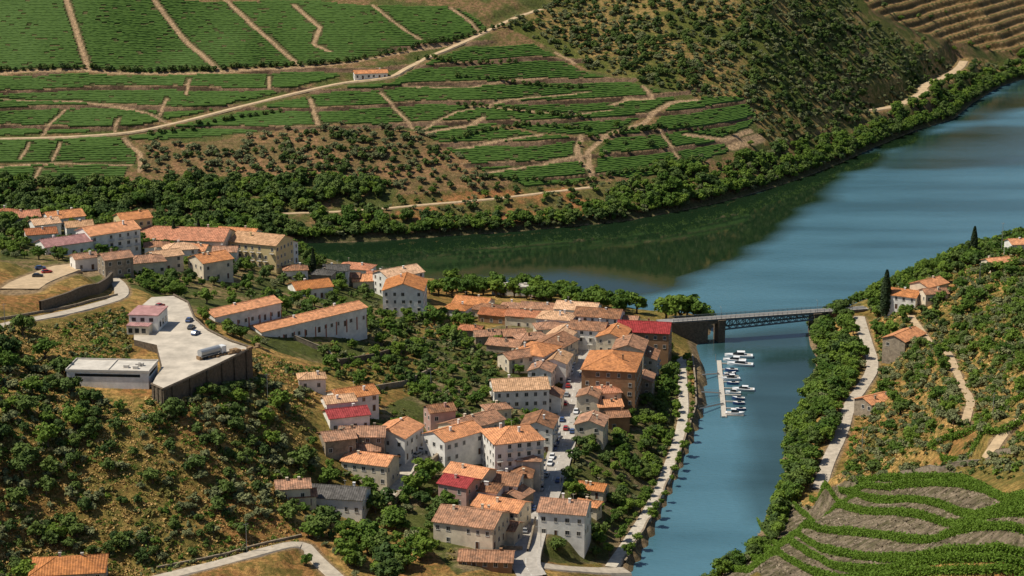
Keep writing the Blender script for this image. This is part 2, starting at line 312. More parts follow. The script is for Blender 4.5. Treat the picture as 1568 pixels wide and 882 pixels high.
def npmesh(name,V,Fq,mats,smooth=False,link=True,mi=None):
    me=bpy.data.meshes.new(name); k=Fq.shape[1]; me.vertices.add(len(V)); me.vertices.foreach_set('co',V.astype(np.float32).ravel())
    me.loops.add(Fq.size); me.loops.foreach_set('vertex_index',Fq.astype(np.int32).ravel())
    me.polygons.add(len(Fq)); me.polygons.foreach_set('loop_start',np.arange(0,Fq.size,k,dtype=np.int32))
    try: me.polygons.foreach_set('loop_total',np.full(len(Fq),k,dtype=np.int32))
    except Exception: pass
    for m in mats: me.materials.append(m)
    if mi is not None: me.polygons.foreach_set('material_index',mi.astype(np.int32))
    if smooth: me.polygons.foreach_set('use_smooth',np.ones(len(Fq),bool))
    me.update(calc_edges=True); me.validate()
    o=bpy.data.objects.new(name,me)
    if link: S.collection.objects.link(o)
    return o
# ---------------------------------------------------------------- terrain mesh
NC,NR=900,1480
yr=np.interp(np.linspace(0,1,NR),[0,.31,.56,.80,.965,1],[380,780,1060,1560,2060,2740])
ss=np.linspace(-1,1,NC); YY=np.repeat(yr[:,None],NC,1); XX=ss[None,:]*(0.335*YY+45)
ZZ=hf(XX,YY)
sp_=lookup(SP,XX,YY)
ZZ+=np.where(ZZ>1.5,fbm(XX,YY,7,3,31)*(.8-.4*sp_),0)
col=np.zeros((NR,NC,3)); scrub=np.full((NR,NC),.6)
def lerp(a,b,t): return a+(b-a)*t[...,None]
gold=np.array([.50,.30,.10]); soil=np.array([.25,.15,.075]); green=np.array([.10,.12,.025]); rust=np.array([.40,.20,.07])
n1=sstep(-.12,.12,fbm(XX,YY,45,4,41)); n2=sstep(-.1,.15,fbm(XX,YY,14,3,51))
col[:]=lerp(gold,rust,n2); col=lerp(col,np.broadcast_to(green,col.shape),.55*n1)
def zone(pl,c1,c2,sc_,wl=12,seed=60):
    m=np.zeros((NR,NC),bool); a,b=np.searchsorted(yr,[pl[:,1].min(),pl[:,1].max()])
    if b<=a: return m
    m[a:b]=inpoly(XX[a:b],YY[a:b],pl); t=sstep(-.12,.12,fbm(XX[m],YY[m],wl,3,seed))
    col[m]=np.array(c1)[None]*(1-t[:,None])+np.array(c2)[None]*t[:,None]; scrub[m]=sc_; return m
farmask=YY>np.interp(XX,farA[:,0],farA[:,1])
col[farmask]=lerp(soil,np.array([.10,.11,.035]),n2)[farmask]; scrub[farmask]=.6
zone(Z_FOREST,(.32,.21,.08),(.12,.13,.032),.85,30)
for p in Z_VINE: zone(p,(.07,.075,.028),(.11,.095,.042),.1)
zone(Z_OLIVE,(.30,.17,.085),(.19,.13,.06),.35)
zone(Z_BROWN,(.38,.17,.07),(.15,.13,.045),.5)
zone(poly([(1290,10),(1700,60),(1700,110),(1568,110),(1400,150),(1300,190),(1250,160),(1300,80)]),(.38,.24,.10),(.14,.14,.04),.8,25)
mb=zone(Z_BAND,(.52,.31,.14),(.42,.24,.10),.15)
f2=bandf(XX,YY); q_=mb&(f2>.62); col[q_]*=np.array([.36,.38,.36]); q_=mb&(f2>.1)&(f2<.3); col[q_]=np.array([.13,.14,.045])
zone(Z_SPUR,(.27,.21,.145),(.15,.12,.075),.3,2.5)
zone(poly([(640,520),(760,500),(860,480),(1000,490),(1040,560),(1040,640),(930,860),(700,880),(580,760),(560,640),(640,600)]),(.27,.20,.105),(.11,.12,.035),.7,12)
zone(poly([(0,330),(120,330),(450,365),(660,460),(640,520),(520,560),(400,530),(300,480),(190,440),(0,400)]),(.30,.21,.10),(.10,.115,.035),.8,14,64)
zone(poly([(880,590),(1040,560),(1045,650),(1000,770),(930,855),(830,860),(880,680)]),(.12,.12,.04),(.20,.15,.08),.7,8)
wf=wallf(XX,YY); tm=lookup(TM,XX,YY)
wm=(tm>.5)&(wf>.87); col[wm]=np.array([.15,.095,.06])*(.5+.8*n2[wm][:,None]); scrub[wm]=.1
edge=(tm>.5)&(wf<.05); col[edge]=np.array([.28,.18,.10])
def paint(line,hw,c):
    for p,q in zip(line[:-1],line[1:]):
        a,b=np.searchsorted(yr,[min(p[1],q[1])-hw-2,max(p[1],q[1])+hw+2]); a=max(a-1,0)
        d,t=segdist(XX[a:b],YY[a:b],p,q); k=1-sstep(hw*.7,hw*1.25,d)
        col[a:b]=col[a:b]*(1-k[...,None])+np.array(c)*k[...,None]; scrub[a:b]*=(1-k)
for l,w_ in PATHW: paint(l,w_,(.42,.28,.16))
for nm,P,wd,mt,kb in RD: paint([tuple(p) for p in P],wd/2+(1.0 if wd<8 else 2),(.30,.21,.12))
drr=lookup(np.where(ins,-dr,dr),XX,YY); kk=(1-sstep(2.5,5,drr))*(drr>-5); kk=kk[...,None]
bankc=np.where(farmask[...,None],np.array([.10,.09,.04]),np.array([.27,.19,.11]))
col=col*(1-kk)+bankc*kk; scrub*=(1-kk[...,0]*.7)
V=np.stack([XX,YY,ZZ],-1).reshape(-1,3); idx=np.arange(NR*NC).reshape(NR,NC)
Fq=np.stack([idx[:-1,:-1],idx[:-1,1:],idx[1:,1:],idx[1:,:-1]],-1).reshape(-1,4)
mg=bpy.data.materials.new("ground_soil_and_grass"); mg.use_nodes=True; t=mg.node_tree; b_=t.nodes['Principled BSDF']; b_.inputs['Roughness'].default_value=.95; b_.inputs['Specular IOR Level'].default_value=.08
at=t.nodes.new('ShaderNodeAttribute'); at.attribute_name='Col'; a2=t.nodes.new('ShaderNodeAttribute'); a2.attribute_name='scrub'
g=t.nodes.new('ShaderNodeNewGeometry')
def NZ(scale,det=5,ro=.6):
    q=t.nodes.new('ShaderNodeTexNoise'); q.inputs['Scale'].default_value=scale; q.inputs['Detail'].default_value=det; q.inputs['Roughness'].default_value=ro; t.links.new(g.outputs['Position'],q.inputs['Vector']); return q
na=NZ(.55,7,.78); nb=NZ(.28,6,.7)
mr=t.nodes.new('ShaderNodeMapRange'); mr.inputs['From Min'].default_value=.36; mr.inputs['From Max'].default_value=.64; mr.inputs['To Min'].default_value=.4; mr.inputs['To Max'].default_value=1.45; t.links.new(na.outputs['Fac'],mr.inputs[0])
hs=t.nodes.new('ShaderNodeHueSaturation'); t.links.new(at.outputs['Color'],hs.inputs['Color']); t.links.new(mr.outputs[0],hs.inputs['Value'])
m2=t.nodes.new('ShaderNodeMapRange'); m2.inputs['From Min'].default_value=.48; m2.inputs['From Max'].default_value=.56; t.links.new(nb.outputs['Fac'],m2.inputs[0])
mu=t.nodes.new('ShaderNodeMath'); mu.operation='MULTIPLY'; t.links.new(m2.outputs[0],mu.inputs[0]); t.links.new(a2.outputs['Fac'],mu.inputs[1])
mx=t.nodes.new('ShaderNodeMix'); mx.data_type='RGBA'; t.links.new(mu.outputs[0],mx.inputs['Factor']); t.links.new(hs.outputs[0],mx.inputs['A']); mx.inputs['B'].default_value=(.085,.10,.022,1)
t.links.new(mx.outputs['Result'],b_.inputs['Base Color'])
bp=t.nodes.new('ShaderNodeBump'); bp.inputs['Strength'].default_value=1; bp.inputs['Distance'].default_value=1.2; t.links.new(na.outputs['Fac'],bp.inputs['Height']); t.links.new(bp.outputs[0],b_.inputs['Normal'])
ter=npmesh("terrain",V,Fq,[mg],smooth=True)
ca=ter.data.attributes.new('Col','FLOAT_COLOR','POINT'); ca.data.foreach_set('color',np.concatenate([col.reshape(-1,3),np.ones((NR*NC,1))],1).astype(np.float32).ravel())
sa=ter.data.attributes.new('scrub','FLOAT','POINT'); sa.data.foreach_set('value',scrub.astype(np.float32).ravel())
# ---------------------------------------------------------------- water
wx=np.arange(-900,1000,6.0); wy=np.arange(380,2300,6.0); WX,WY=np.meshgrid(wx,wy)
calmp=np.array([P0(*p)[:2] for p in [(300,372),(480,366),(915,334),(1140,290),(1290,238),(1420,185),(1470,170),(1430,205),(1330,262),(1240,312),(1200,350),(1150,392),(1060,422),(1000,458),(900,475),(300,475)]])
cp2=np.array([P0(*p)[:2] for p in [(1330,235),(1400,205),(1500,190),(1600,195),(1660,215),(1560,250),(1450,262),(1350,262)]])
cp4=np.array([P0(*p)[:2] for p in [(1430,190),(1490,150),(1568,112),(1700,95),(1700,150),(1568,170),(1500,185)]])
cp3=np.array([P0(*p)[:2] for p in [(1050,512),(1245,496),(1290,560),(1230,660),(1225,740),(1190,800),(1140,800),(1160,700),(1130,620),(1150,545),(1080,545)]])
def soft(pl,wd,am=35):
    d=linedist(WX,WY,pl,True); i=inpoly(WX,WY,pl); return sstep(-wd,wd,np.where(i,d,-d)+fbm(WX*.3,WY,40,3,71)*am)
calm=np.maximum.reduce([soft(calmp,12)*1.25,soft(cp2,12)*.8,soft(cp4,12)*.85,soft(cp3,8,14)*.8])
V=np.stack([WX,WY,np.zeros_like(WX)],-1).reshape(-1,3); idx=np.arange(WX.size).reshape(WX.shape)
Fq=np.stack([idx[:-1,:-1],idx[:-1,1:],idx[1:,1:],idx[1:,:-1]],-1).reshape(-1,4)
mw=bpy.data.materials.new("river_water"); mw.use_nodes=True; t=mw.node_tree; b_=t.nodes['Principled BSDF']
b_.inputs['IOR'].default_value=1.45; b_.inputs['Specular IOR Level'].default_value=.5
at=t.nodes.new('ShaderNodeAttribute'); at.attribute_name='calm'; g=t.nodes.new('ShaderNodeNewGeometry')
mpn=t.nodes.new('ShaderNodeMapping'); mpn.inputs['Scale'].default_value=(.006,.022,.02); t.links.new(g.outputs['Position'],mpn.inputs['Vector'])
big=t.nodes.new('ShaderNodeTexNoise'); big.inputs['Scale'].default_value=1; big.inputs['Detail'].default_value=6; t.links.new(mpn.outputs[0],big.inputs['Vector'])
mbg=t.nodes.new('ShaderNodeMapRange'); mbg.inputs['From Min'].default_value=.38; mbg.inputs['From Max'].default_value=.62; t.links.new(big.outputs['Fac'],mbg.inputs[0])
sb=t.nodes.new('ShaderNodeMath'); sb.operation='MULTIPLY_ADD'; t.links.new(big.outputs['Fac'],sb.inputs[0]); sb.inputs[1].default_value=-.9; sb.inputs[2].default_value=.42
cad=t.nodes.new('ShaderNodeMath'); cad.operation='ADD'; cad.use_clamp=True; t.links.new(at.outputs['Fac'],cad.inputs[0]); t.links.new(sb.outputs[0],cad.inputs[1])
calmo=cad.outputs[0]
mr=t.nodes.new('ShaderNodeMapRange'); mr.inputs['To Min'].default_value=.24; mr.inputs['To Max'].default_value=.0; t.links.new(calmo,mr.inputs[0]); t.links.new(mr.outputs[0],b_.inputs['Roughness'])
mxa=t.nodes.new('ShaderNodeMix'); mxa.data_type='RGBA'; mxa.inputs['A'].default_value=(.045,.115,.15,1); mxa.inputs['B'].default_value=(.075,.175,.225,1); t.links.new(mbg.outputs[0],mxa.inputs['Factor'])  # blues of the sky mirrored in ripples, painted into the base colour
mx=t.nodes.new('ShaderNodeMix'); mx.data_type='RGBA'; t.links.new(mxa.outputs['Result'],mx.inputs['A']); mx.inputs['B'].default_value=(.010,.024,.010,1); t.links.new(calmo,mx.inputs['Factor']); t.links.new(mx.outputs['Result'],b_.inputs['Base Color'])  # calm zones: dark green of the mirrored hillside painted into the base colour
mp2=t.nodes.new('ShaderNodeMapping'); mp2.inputs['Scale'].default_value=(.5,1.1,1); t.links.new(g.outputs['Position'],mp2.inputs['Vector'])
nz=t.nodes.new('ShaderNodeTexNoise'); nz.inputs['Scale'].default_value=.8; nz.inputs['Detail'].default_value=4; t.links.new(mp2.outputs[0],nz.inputs['Vector'])
bp=t.nodes.new('ShaderNodeBump'); bp.inputs['Distance'].default_value=.25; m3=t.nodes.new('ShaderNodeMapRange'); m3.inputs['To Min'].default_value=.9; m3.inputs['To Max'].default_value=.018; t.links.new(calmo,m3.inputs[0]); t.links.new(m3.outputs[0],bp.inputs['Strength'])
t.links.new(nz.outputs['Fac'],bp.inputs['Height']); t.links.new(bp.outputs[0],b_.inputs['Normal'])
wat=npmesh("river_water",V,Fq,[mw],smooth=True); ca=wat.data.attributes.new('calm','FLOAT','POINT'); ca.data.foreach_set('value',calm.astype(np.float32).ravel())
# ---------------------------------------------------------------- road meshes
def offs(P,o):
    d=np.gradient(P[:,:2],axis=0); d/=np.linalg.norm(d,axis=1)[:,None]+1e-9; nrm=np.stack([d[:,1],-d[:,0]],1); return P[:,:2]+nrm*o
def strip(mb,P,o0,o1,z0,z1,m):
    a=offs(P,o0); b=offs(P,o1)
    for k in range(len(P)-1): mb.quad([(*a[k],P[k,2]+z0),(*b[k],P[k,2]+z1),(*b[k+1],P[k+1,2]+z1),(*a[k+1],P[k+1,2]+z0)],m)
for nm,P,wd,mt,kb in RD:
    mb=MB(); h=wd/2
    strip(mb,P,-h,h,0,0,0)
    if kb:
        for s in (-1,1):
            strip(mb,P,s*h,s*h,0,.13,1); strip(mb,P,s*h,s*(h+1.2),.13,.13,1); strip(mb,P,s*(h+1.2),s*(h+1.2),.13,-1.5,1)
        for k in range(0,len(P)-1,2):
            a=offs(P,-.07);b=offs(P,.07); mb.quad([(*a[k],P[k,2]+.006),(*b[k],P[k,2]+.006),(*b[k+1],P[k+1,2]+.006),(*a[k+1],P[k+1,2]+.006)],2)
    else:
        for s in (-1,1): strip(mb,P,s*h,s*(h+.6),0,-.9,0)
    mb.obj(nm,[M[mt],M['kerb'],M['paint']])
# ---------------------------------------------------------------- far vineyards: contour rows
allp=[(l,w_) for l,w_ in PATHW]+[([tuple(p[:2]) for p in P],wd/2+1) for nm,P,wd,mt,kb in RD if nm in("far_road","railway_road")]
colsx=np.arange(-470,440,1.6); Ysm=np.arange(1060,2100,1.5); lev=np.arange(4,190,.80)
cx,cy=np.meshgrid(colsx,Ysm,indexing='ij'); zc=np.maximum.accumulate(lookup(Z,cx,cy),axis=1)
RY=np.stack([np.interp(lev,zc[i]+np.arange(len(Ysm))*1e-7,Ysm) for i in range(len(colsx))]); RX=np.repeat(colsx[:,None],len(lev),1)
ok=np.zeros(RX.shape,bool)
for p in Z_VINE: ok|=inpoly(RX,RY,p)
for l,w_ in allp: ok&=linedist(RX,RY,l)>w_+.6
ok&=(wallf(RX,RY)<.84)|(lookup(TM,RX,RY)<.4)
ok&=rng.rand(*RX.shape)>.03
jj=rng.rand(*RX.shape,3)
hz=hf(RX,RY); hz2=hf(RX,RY+.5)
top=np.stack([RX,RY+.2+jj[...,2]*.25,np.maximum(hz,hz2)+.75+jj[...,0]*.55],-1)
bf=np.stack([RX,RY-.35-jj[...,1]*.2,hz-.2],-1); fr=np.stack([RX,RY-.4-jj[...,1]*.2,hz+.5+jj[...,2]*.35],-1); bb=np.stack([RX,RY+.65,hz2-.2],-1)
VV=np.stack([bf,fr,top,bb],2)
pair=ok[:-1]&ok[1:]&(np.abs(RY[1:]-RY[:-1])<4)
id4=np.arange(VV.shape[0]*VV.shape[1]*4).reshape(VV.shape[:3]); fs=[]
for k in range(3): fs.append(np.stack([id4[:-1,:,k][pair],id4[1:,:,k][pair],id4[1:,:,k+1][pair],id4[:-1,:,k+1][pair]],-1))
Fq=np.concatenate(fs); used=np.unique(Fq); rem=np.zeros(id4.size,int); rem[used]=np.arange(len(used))
npmesh("vineyard_rows",VV.reshape(-1,3)[used],rem[Fq],[F_vinef])
# ---------------------------------------------------------------- leafy primitives
def leafquads(P,size,seed,N=None):
    r=np.random.RandomState(seed); n=len(P)
    nn=r.normal(size=(n,3)); nn/=np.linalg.norm(nn,axis=1)[:,None]
    if N is not None: nn=N+nn*.75
    else: nn[:,2]=np.abs(nn[:,2])+.3
    nn/=np.linalg.norm(nn,axis=1)[:,None]+1e-9
    a=r.normal(size=(n,3)); a-=nn*(a*nn).sum(1)[:,None]; a/=np.linalg.norm(a,axis=1)[:,None]; b=np.cross(nn,a)
    s=(size*(.6+.8*r.rand(n)))[:,None]*.5; s2=s*(.6+.4*r.rand(n))[:,None]
    V=np.stack([P-a*s-b*s2,P+a*s-b*s2*.6,P+a*s*.8+b*s2,P-a*s*.7+b*s2*.9],1).reshape(-1,3); return V,np.arange(4*n).reshape(n,4)
def tree_proto(name,R,ch,th,nb,nl,ls,mt,seed,cyp=False):
    r=np.random.RandomState(seed); mb=MB()
    if cyp:
        z=r.rand(nl)**.8; rad=R*np.sin(np.pi*np.clip(z*.93+.07,0,1))**.6*(1-z*.55)*(.65+.35*r.rand(nl)); an=r.rand(nl)*6.283
        P=np.stack([rad*np.cos(an),rad*np.sin(an),th+z*ch],1); d=np.stack([np.cos(an),np.sin(an),.3+0*an],1)
        mb.beam((0,0,-1),(0,0,th+ch*.6),.25,0,.05,6)
    else:
        cs=[]
        while len(cs)<nb:
            p=r.uniform(-1,1,3)
            if (p**2).sum()<1 and p[2]>-.8: cs.append(p)
        cs=np.array(cs)*np.array([R*.72,R*.72,ch*.36])+np.array([0,0,th+ch*.48]); br=R*r.uniform(.26,.48,nb)
        w_=br**2; w_/=w_.sum(); ci=r.choice(nb,nl,p=w_); d=r.normal(size=(nl,3)); d/=np.linalg.norm(d,axis=1)[:,None]; d[:,2]=np.where(d[:,2]<-.35,-d[:,2],d[:,2])
        P=cs[ci]+d*(br[ci]*(r.rand(nl)**.3))[:,None]*np.array([1,1,.85])
        d=d+np.array([0,0,.35])
        tr=R*.07
        mb.beam((0,0,-1),(0,0,th+ch*.2),tr*1.5,0,tr,6)
        for k in range(min(6,nb)): mb.beam((0,0,th*.8+ch*.1),tuple(cs[k]),tr*.8,0,tr*.25,4)
    V1,F1=leafquads(P,ls,seed+1,d); v0=np.array(mb.v); f0=np.array([f for f in mb.f if len(f)==4]); 
    V=np.concatenate([v0,V1]); Fq=np.concatenate([f0,F1+len(v0)]); mi=np.concatenate([np.zeros(len(f0)),np.ones(len(F1))])
    return npmesh(name,V,Fq,[M_bark,mt],link=False,mi=mi)
def coll(name,objs):
    c=bpy.data.collections.new(name)
    for o in objs: c.objects.link(o)
    return c
def tuft(name,mt,seed):
    r=np.random.RandomState(seed); P=np.stack([r.normal(0,.6,36),r.normal(0,.6,36),r.rand(36)*.45],1); V,Fq=leafquads(P,.42,seed); return npmesh(name,V,Fq,[mt],link=False)
PR={}
PR['olive']=[tree_proto("olive_tree_form",2.4,3.0,.4,9,340,.55,F_olive,s) for s in (1,2,3,4)]
PR['dark']=[tree_proto("oak_tree_form",3.3,5.0,.5,14,780,.65,F_dark,s) for s in (11,12,13,14)]
PR['mid']=[tree_proto("leafy_tree_form",3.2,5.4,.8,14,780,.62,F_mid,s) for s in (21,22,23,24)]
PR['bush']=[tree_proto("bush_form",1.2,1.5,-.2,5,130,.42,m_,s) for s,m_ in ((31,F_scrub),(32,F_olive),(33,F_dark),(34,F_mid))]
PR['tuft']=[tuft("grass_tuft_form",m_,s) for s,m_ in ((51,F_dry),(52,F_dry),(53,F_scrub),(54,F_mid))]
PR['mix']=PR['dark'][:2]+PR['mid'][:3]+PR['olive'][:1]
PR['wild']=PR['dark'][:2]+PR['mid'][:1]+PR['olive'][:3]
CO={k:coll("forms_"+k,v) for k,v in PR.items()}
CYP=tree_proto("cypress_form",1.6,14,.8,0,2200,.5,F_cyp,41,True)
def gninst(name,pts,scl,kind):
    n=len(pts)
    if n==0: return
    me=bpy.data.meshes.new(name); me.vertices.add(n); me.vertices.foreach_set('co',np.asarray(pts,np.float32).ravel())
    for nm,ty,va in (('scl','FLOAT',scl),('rz','FLOAT',rng.rand(n)*6.28),('pick','INT',rng.randint(0,len(PR[kind]),n))):
        a=me.attributes.new(nm,ty,'POINT'); a.data.foreach_set('value',np.asarray(va,np.int32 if ty=='INT' else np.float32))
    o=bpy.data.objects.new(name,me); S.collection.objects.link(o)
    ng=bpy.data.node_groups.new(name+"_scatter",'GeometryNodeTree'); ng.interface.new_socket('Geometry',in_out='INPUT',socket_type='NodeSocketGeometry'); ng.interface.new_socket('Geometry',in_out='OUTPUT',socket_type='NodeSocketGeometry')
    N=ng.nodes; i=N.new('NodeGroupInput'); ou=N.new('NodeGroupOutput'); ip=N.new('GeometryNodeInstanceOnPoints'); ci=N.new('GeometryNodeCollectionInfo')
    ci.inputs['Collection'].default_value=CO[kind]; ci.inputs['Separate Children'].default_value=True; ci.inputs['Reset Children'].default_value=True
    def NA(nm,ty):
        q=N.new('GeometryNodeInputNamedAttribute'); q.data_type=ty; q.inputs['Name'].default_value=nm; return q.outputs['Attribute']
    cx=N.new('ShaderNodeCombineXYZ'); L=ng.links
    L.new(i.outputs[0],ip.inputs['Points']); L.new(ci.outputs[0],ip.inputs['Instance']); ip.inputs['Pick Instance'].default_value=True
    L.new(NA('pick','INT'),ip.inputs['Instance Index']); L.new(NA('rz','FLOAT'),cx.inputs[2]); L.new(cx.outputs[0],ip.inputs['Rotation']); L.new(NA('scl','FLOAT'),ip.inputs['Scale']); L.new(ip.outputs[0],ou.inputs[0])
    md=o.modifiers.new('scatter','NODES'); md.node_group=ng
    return o
FOOT=[]
# ---------------------------------------------------------------- houses
def house(u,v,L,Wd,h,a,roof='o',wall='w',kind='gable',name='house',balc=False,pitch=.36,trim=None,win=True,big=1.13):
    L*=big; Wd*=big
    r=random.Random(int(u*7+v*13)); k=pitch; rise=Wd/2*k if kind!='flat' else 0
    x,y=locate(u,v,h+rise*.5); z=float(lookup(Z,x,y)); ar=math.radians(a)
    FOOT.append((x,y,ar,L/2,Wd/2))
    e=empty(name,x,y,z,ar); wm_=WL[wall]; ov=.5
    mb=MB(); l,w2=L/2,Wd/2; hh=h if kind!='flat' else h-.01
    mb.box(-l,-w2,-7,l,w2,hh)
    if kind=='gable':
        for s in (-1,1): mb.quad([(s*l,-w2,h),(s*l,w2,h),(s*l,0,h+rise)][::s])
    mb.obj('walls',[wm_],e)
    mb=MB()
    th=.16
    def slab(pts):
        lo=[(p[0],p[1],p[2]-th) for p in pts]; mb.quad(pts); mb.quad(lo[::-1])
        for i in range(len(pts)): j=(i+1)%len(pts); mb.quad([pts[i],lo[i],lo[j],pts[j]])
    if kind=='gable':
        ze=h-ov*k+th; zr=h+rise+th
        slab([(-l-ov,-w2-ov,ze),(l+ov,-w2-ov,ze),(l+ov,0,zr),(-l-ov,0,zr)]); slab([(l+ov,w2+ov,ze),(-l-ov,w2+ov,ze),(-l-ov,0,zr),(l+ov,0,zr)])
        mb.beam((-l-ov,0,zr),(l+ov,0,zr),.17,0,n=6)
    elif kind=='hip':
        ze=h-ov*k+th; zr=h+rise+th; q=max(l-w2,.3)
        slab([(-l-ov,-w2-ov,ze),(l+ov,-w2-ov,ze),(q,0,zr),(-q,0,zr)]); slab([(l+ov,w2+ov,ze),(-l-ov,w2+ov,ze),(-q,0,zr),(q,0,zr)])
        slab([(l+ov,-w2-ov,ze),(l+ov,w2+ov,ze),(q,0,zr)]); slab([(-l-ov,w2+ov,ze),(-l-ov,-w2-ov,ze),(-q,0,zr)])
        for sx in (-1,1):
            for sy in (-1,1): mb.beam((sx*(l+ov),sy*(w2+ov),ze),(sx*q,0,zr),.15,0,n=6)
    else:
        mb.box(-l-.3,-w2-.3,h,l+.3,w2+.3,h+.25)
        for (a0,b0,a1,b1) in ((-l-.3,-w2-.3,l+.3,-w2-.05),(-l-.3,w2+.05,l+.3,w2+.3),(-l-.3,-w2-.049,-l-.05,w2+.049),(l+.05,-w2-.049,l+.3,w2+.049)): mb.box(a0,b0,h+.251,a1,b1,h+.7)
        for _ in range(4): px,py=r.uniform(-l*.7,l*.7),r.uniform(-w2*.6,w2*.6); mb.box(px,py,h+.252,px+1.6,py+1.2,h+1.2)
        mb.box(-.15,-w2,h+.2515,.15,w2,h+.55)
    mb.obj('roof',[RF[roof]],e)
    mb=MB(); fl=max(1,int(h/3.0)); fh=h/fl
    for side in range(4):
        ln=L if side%2==0 else Wd; off=(w2 if side%2==0 else l)
        nx,ny=[(0,-1),(1,0),(0,1),(-1,0)][side]; tx,ty=-ny,nx
        cnt=max(1,int((ln-1)/r.uniform(2.6,3.6))); sp=ln/cnt
        def bx(s0,s1,z0,z1,o0,o1,m):
            xs=[tx*s0+nx*(off+o0),tx*s1+nx*(off+o1)]; ys=[ty*s0+ny*(off+o0),ty*s1+ny*(off+o1)]
            mb.box(min(xs),min(ys),z0,max(xs),max(ys),z1,m)
        for f in range(fl):
            if not win:
                if f==fl-1: bx(-ln*.4,ln*.4,h-1.6,h-.7,0,.03,1)
                else:
                    for q in range(3): bx(-ln*.35+q*ln*.26,-ln*.2+q*ln*.26,.1,2.7,0,.03,3)
                continue
            for i in range(cnt):
                if r.random()<.12: continue
                c=(i+.5)*sp-ln/2+r.uniform(-.2,.2); z0=f*fh+1.0; z1=z0+1.35; hw=r.choice([.42,.5,.5,.6])
                door=(f==0 and r.random()<.3)
                if door: z0=.05; z1=2.2
                bx(c-hw,c+hw,z0,z1,0.0,.015,2 if door else 1)
                bx(c-hw-.14,c-hw,z0,z1,0,.07,0); bx(c+hw,c+hw+.14,z0,z1,0,.07,0); bx(c-hw-.14,c+hw+.14,z1,z1+.14,0,.08,0)
                if not door: bx(c-hw-.2,c+hw+.2,z0-.12,z0,0,.12,0); bx(c-.03,c+.03,z0,z1,.016,.04,0)
                if balc and f>0 and side in (0,) : 
                    bx(c-1,c+1,f*fh-.1,f*fh+.05,.1,1.1,0); bx(c-1,c+1,f*fh+.9,f*fh+.97,1.0,1.06,3)
                    for q in range(9): bx(c-1+q*.24,c-.96+q*.24,f*fh+.05,f*fh+.9,1.01,1.05,3)
        if trim and side in(0,1,3):
            n_=max(2,int(ln/5))
            for i in range(n_+1): c=-ln/2+i*ln/n_; bx(max(c-.25,-ln/2),min(c+.25,ln/2),-2.5,2.6,.0,.09,4)
    mb.obj('windows_and_doors',[M['frame'],M['glass'],M['door'],M['rail'],M['redtrim']],e)
    if kind!='flat':
        mb=MB()
        for _ in range(r.choice([1,1,2])):
            cx_=r.uniform(-l*.6,l*.6); cy_=r.uniform(-w2*.5,w2*.5); zt=h+rise+r.uniform(.5,.9)
            mb.box(cx_-.35,cy_-.3,h,cx_+.35,cy_+.3,zt); mb.box(cx_-.45,cy_-.4,zt,cx_+.45,cy_+.4,zt+.14)
        if r.random()<.4:
            ax=r.uniform(-l*.5,l*.5); mb.beam((ax,0,h+rise),(ax,0,h+rise+2.2),.03); mb.beam((ax-.5,0,h+rise+2),(ax+.5,0,h+rise+2),.03)
        mb.obj('chimney',[wm_],e)
    return e
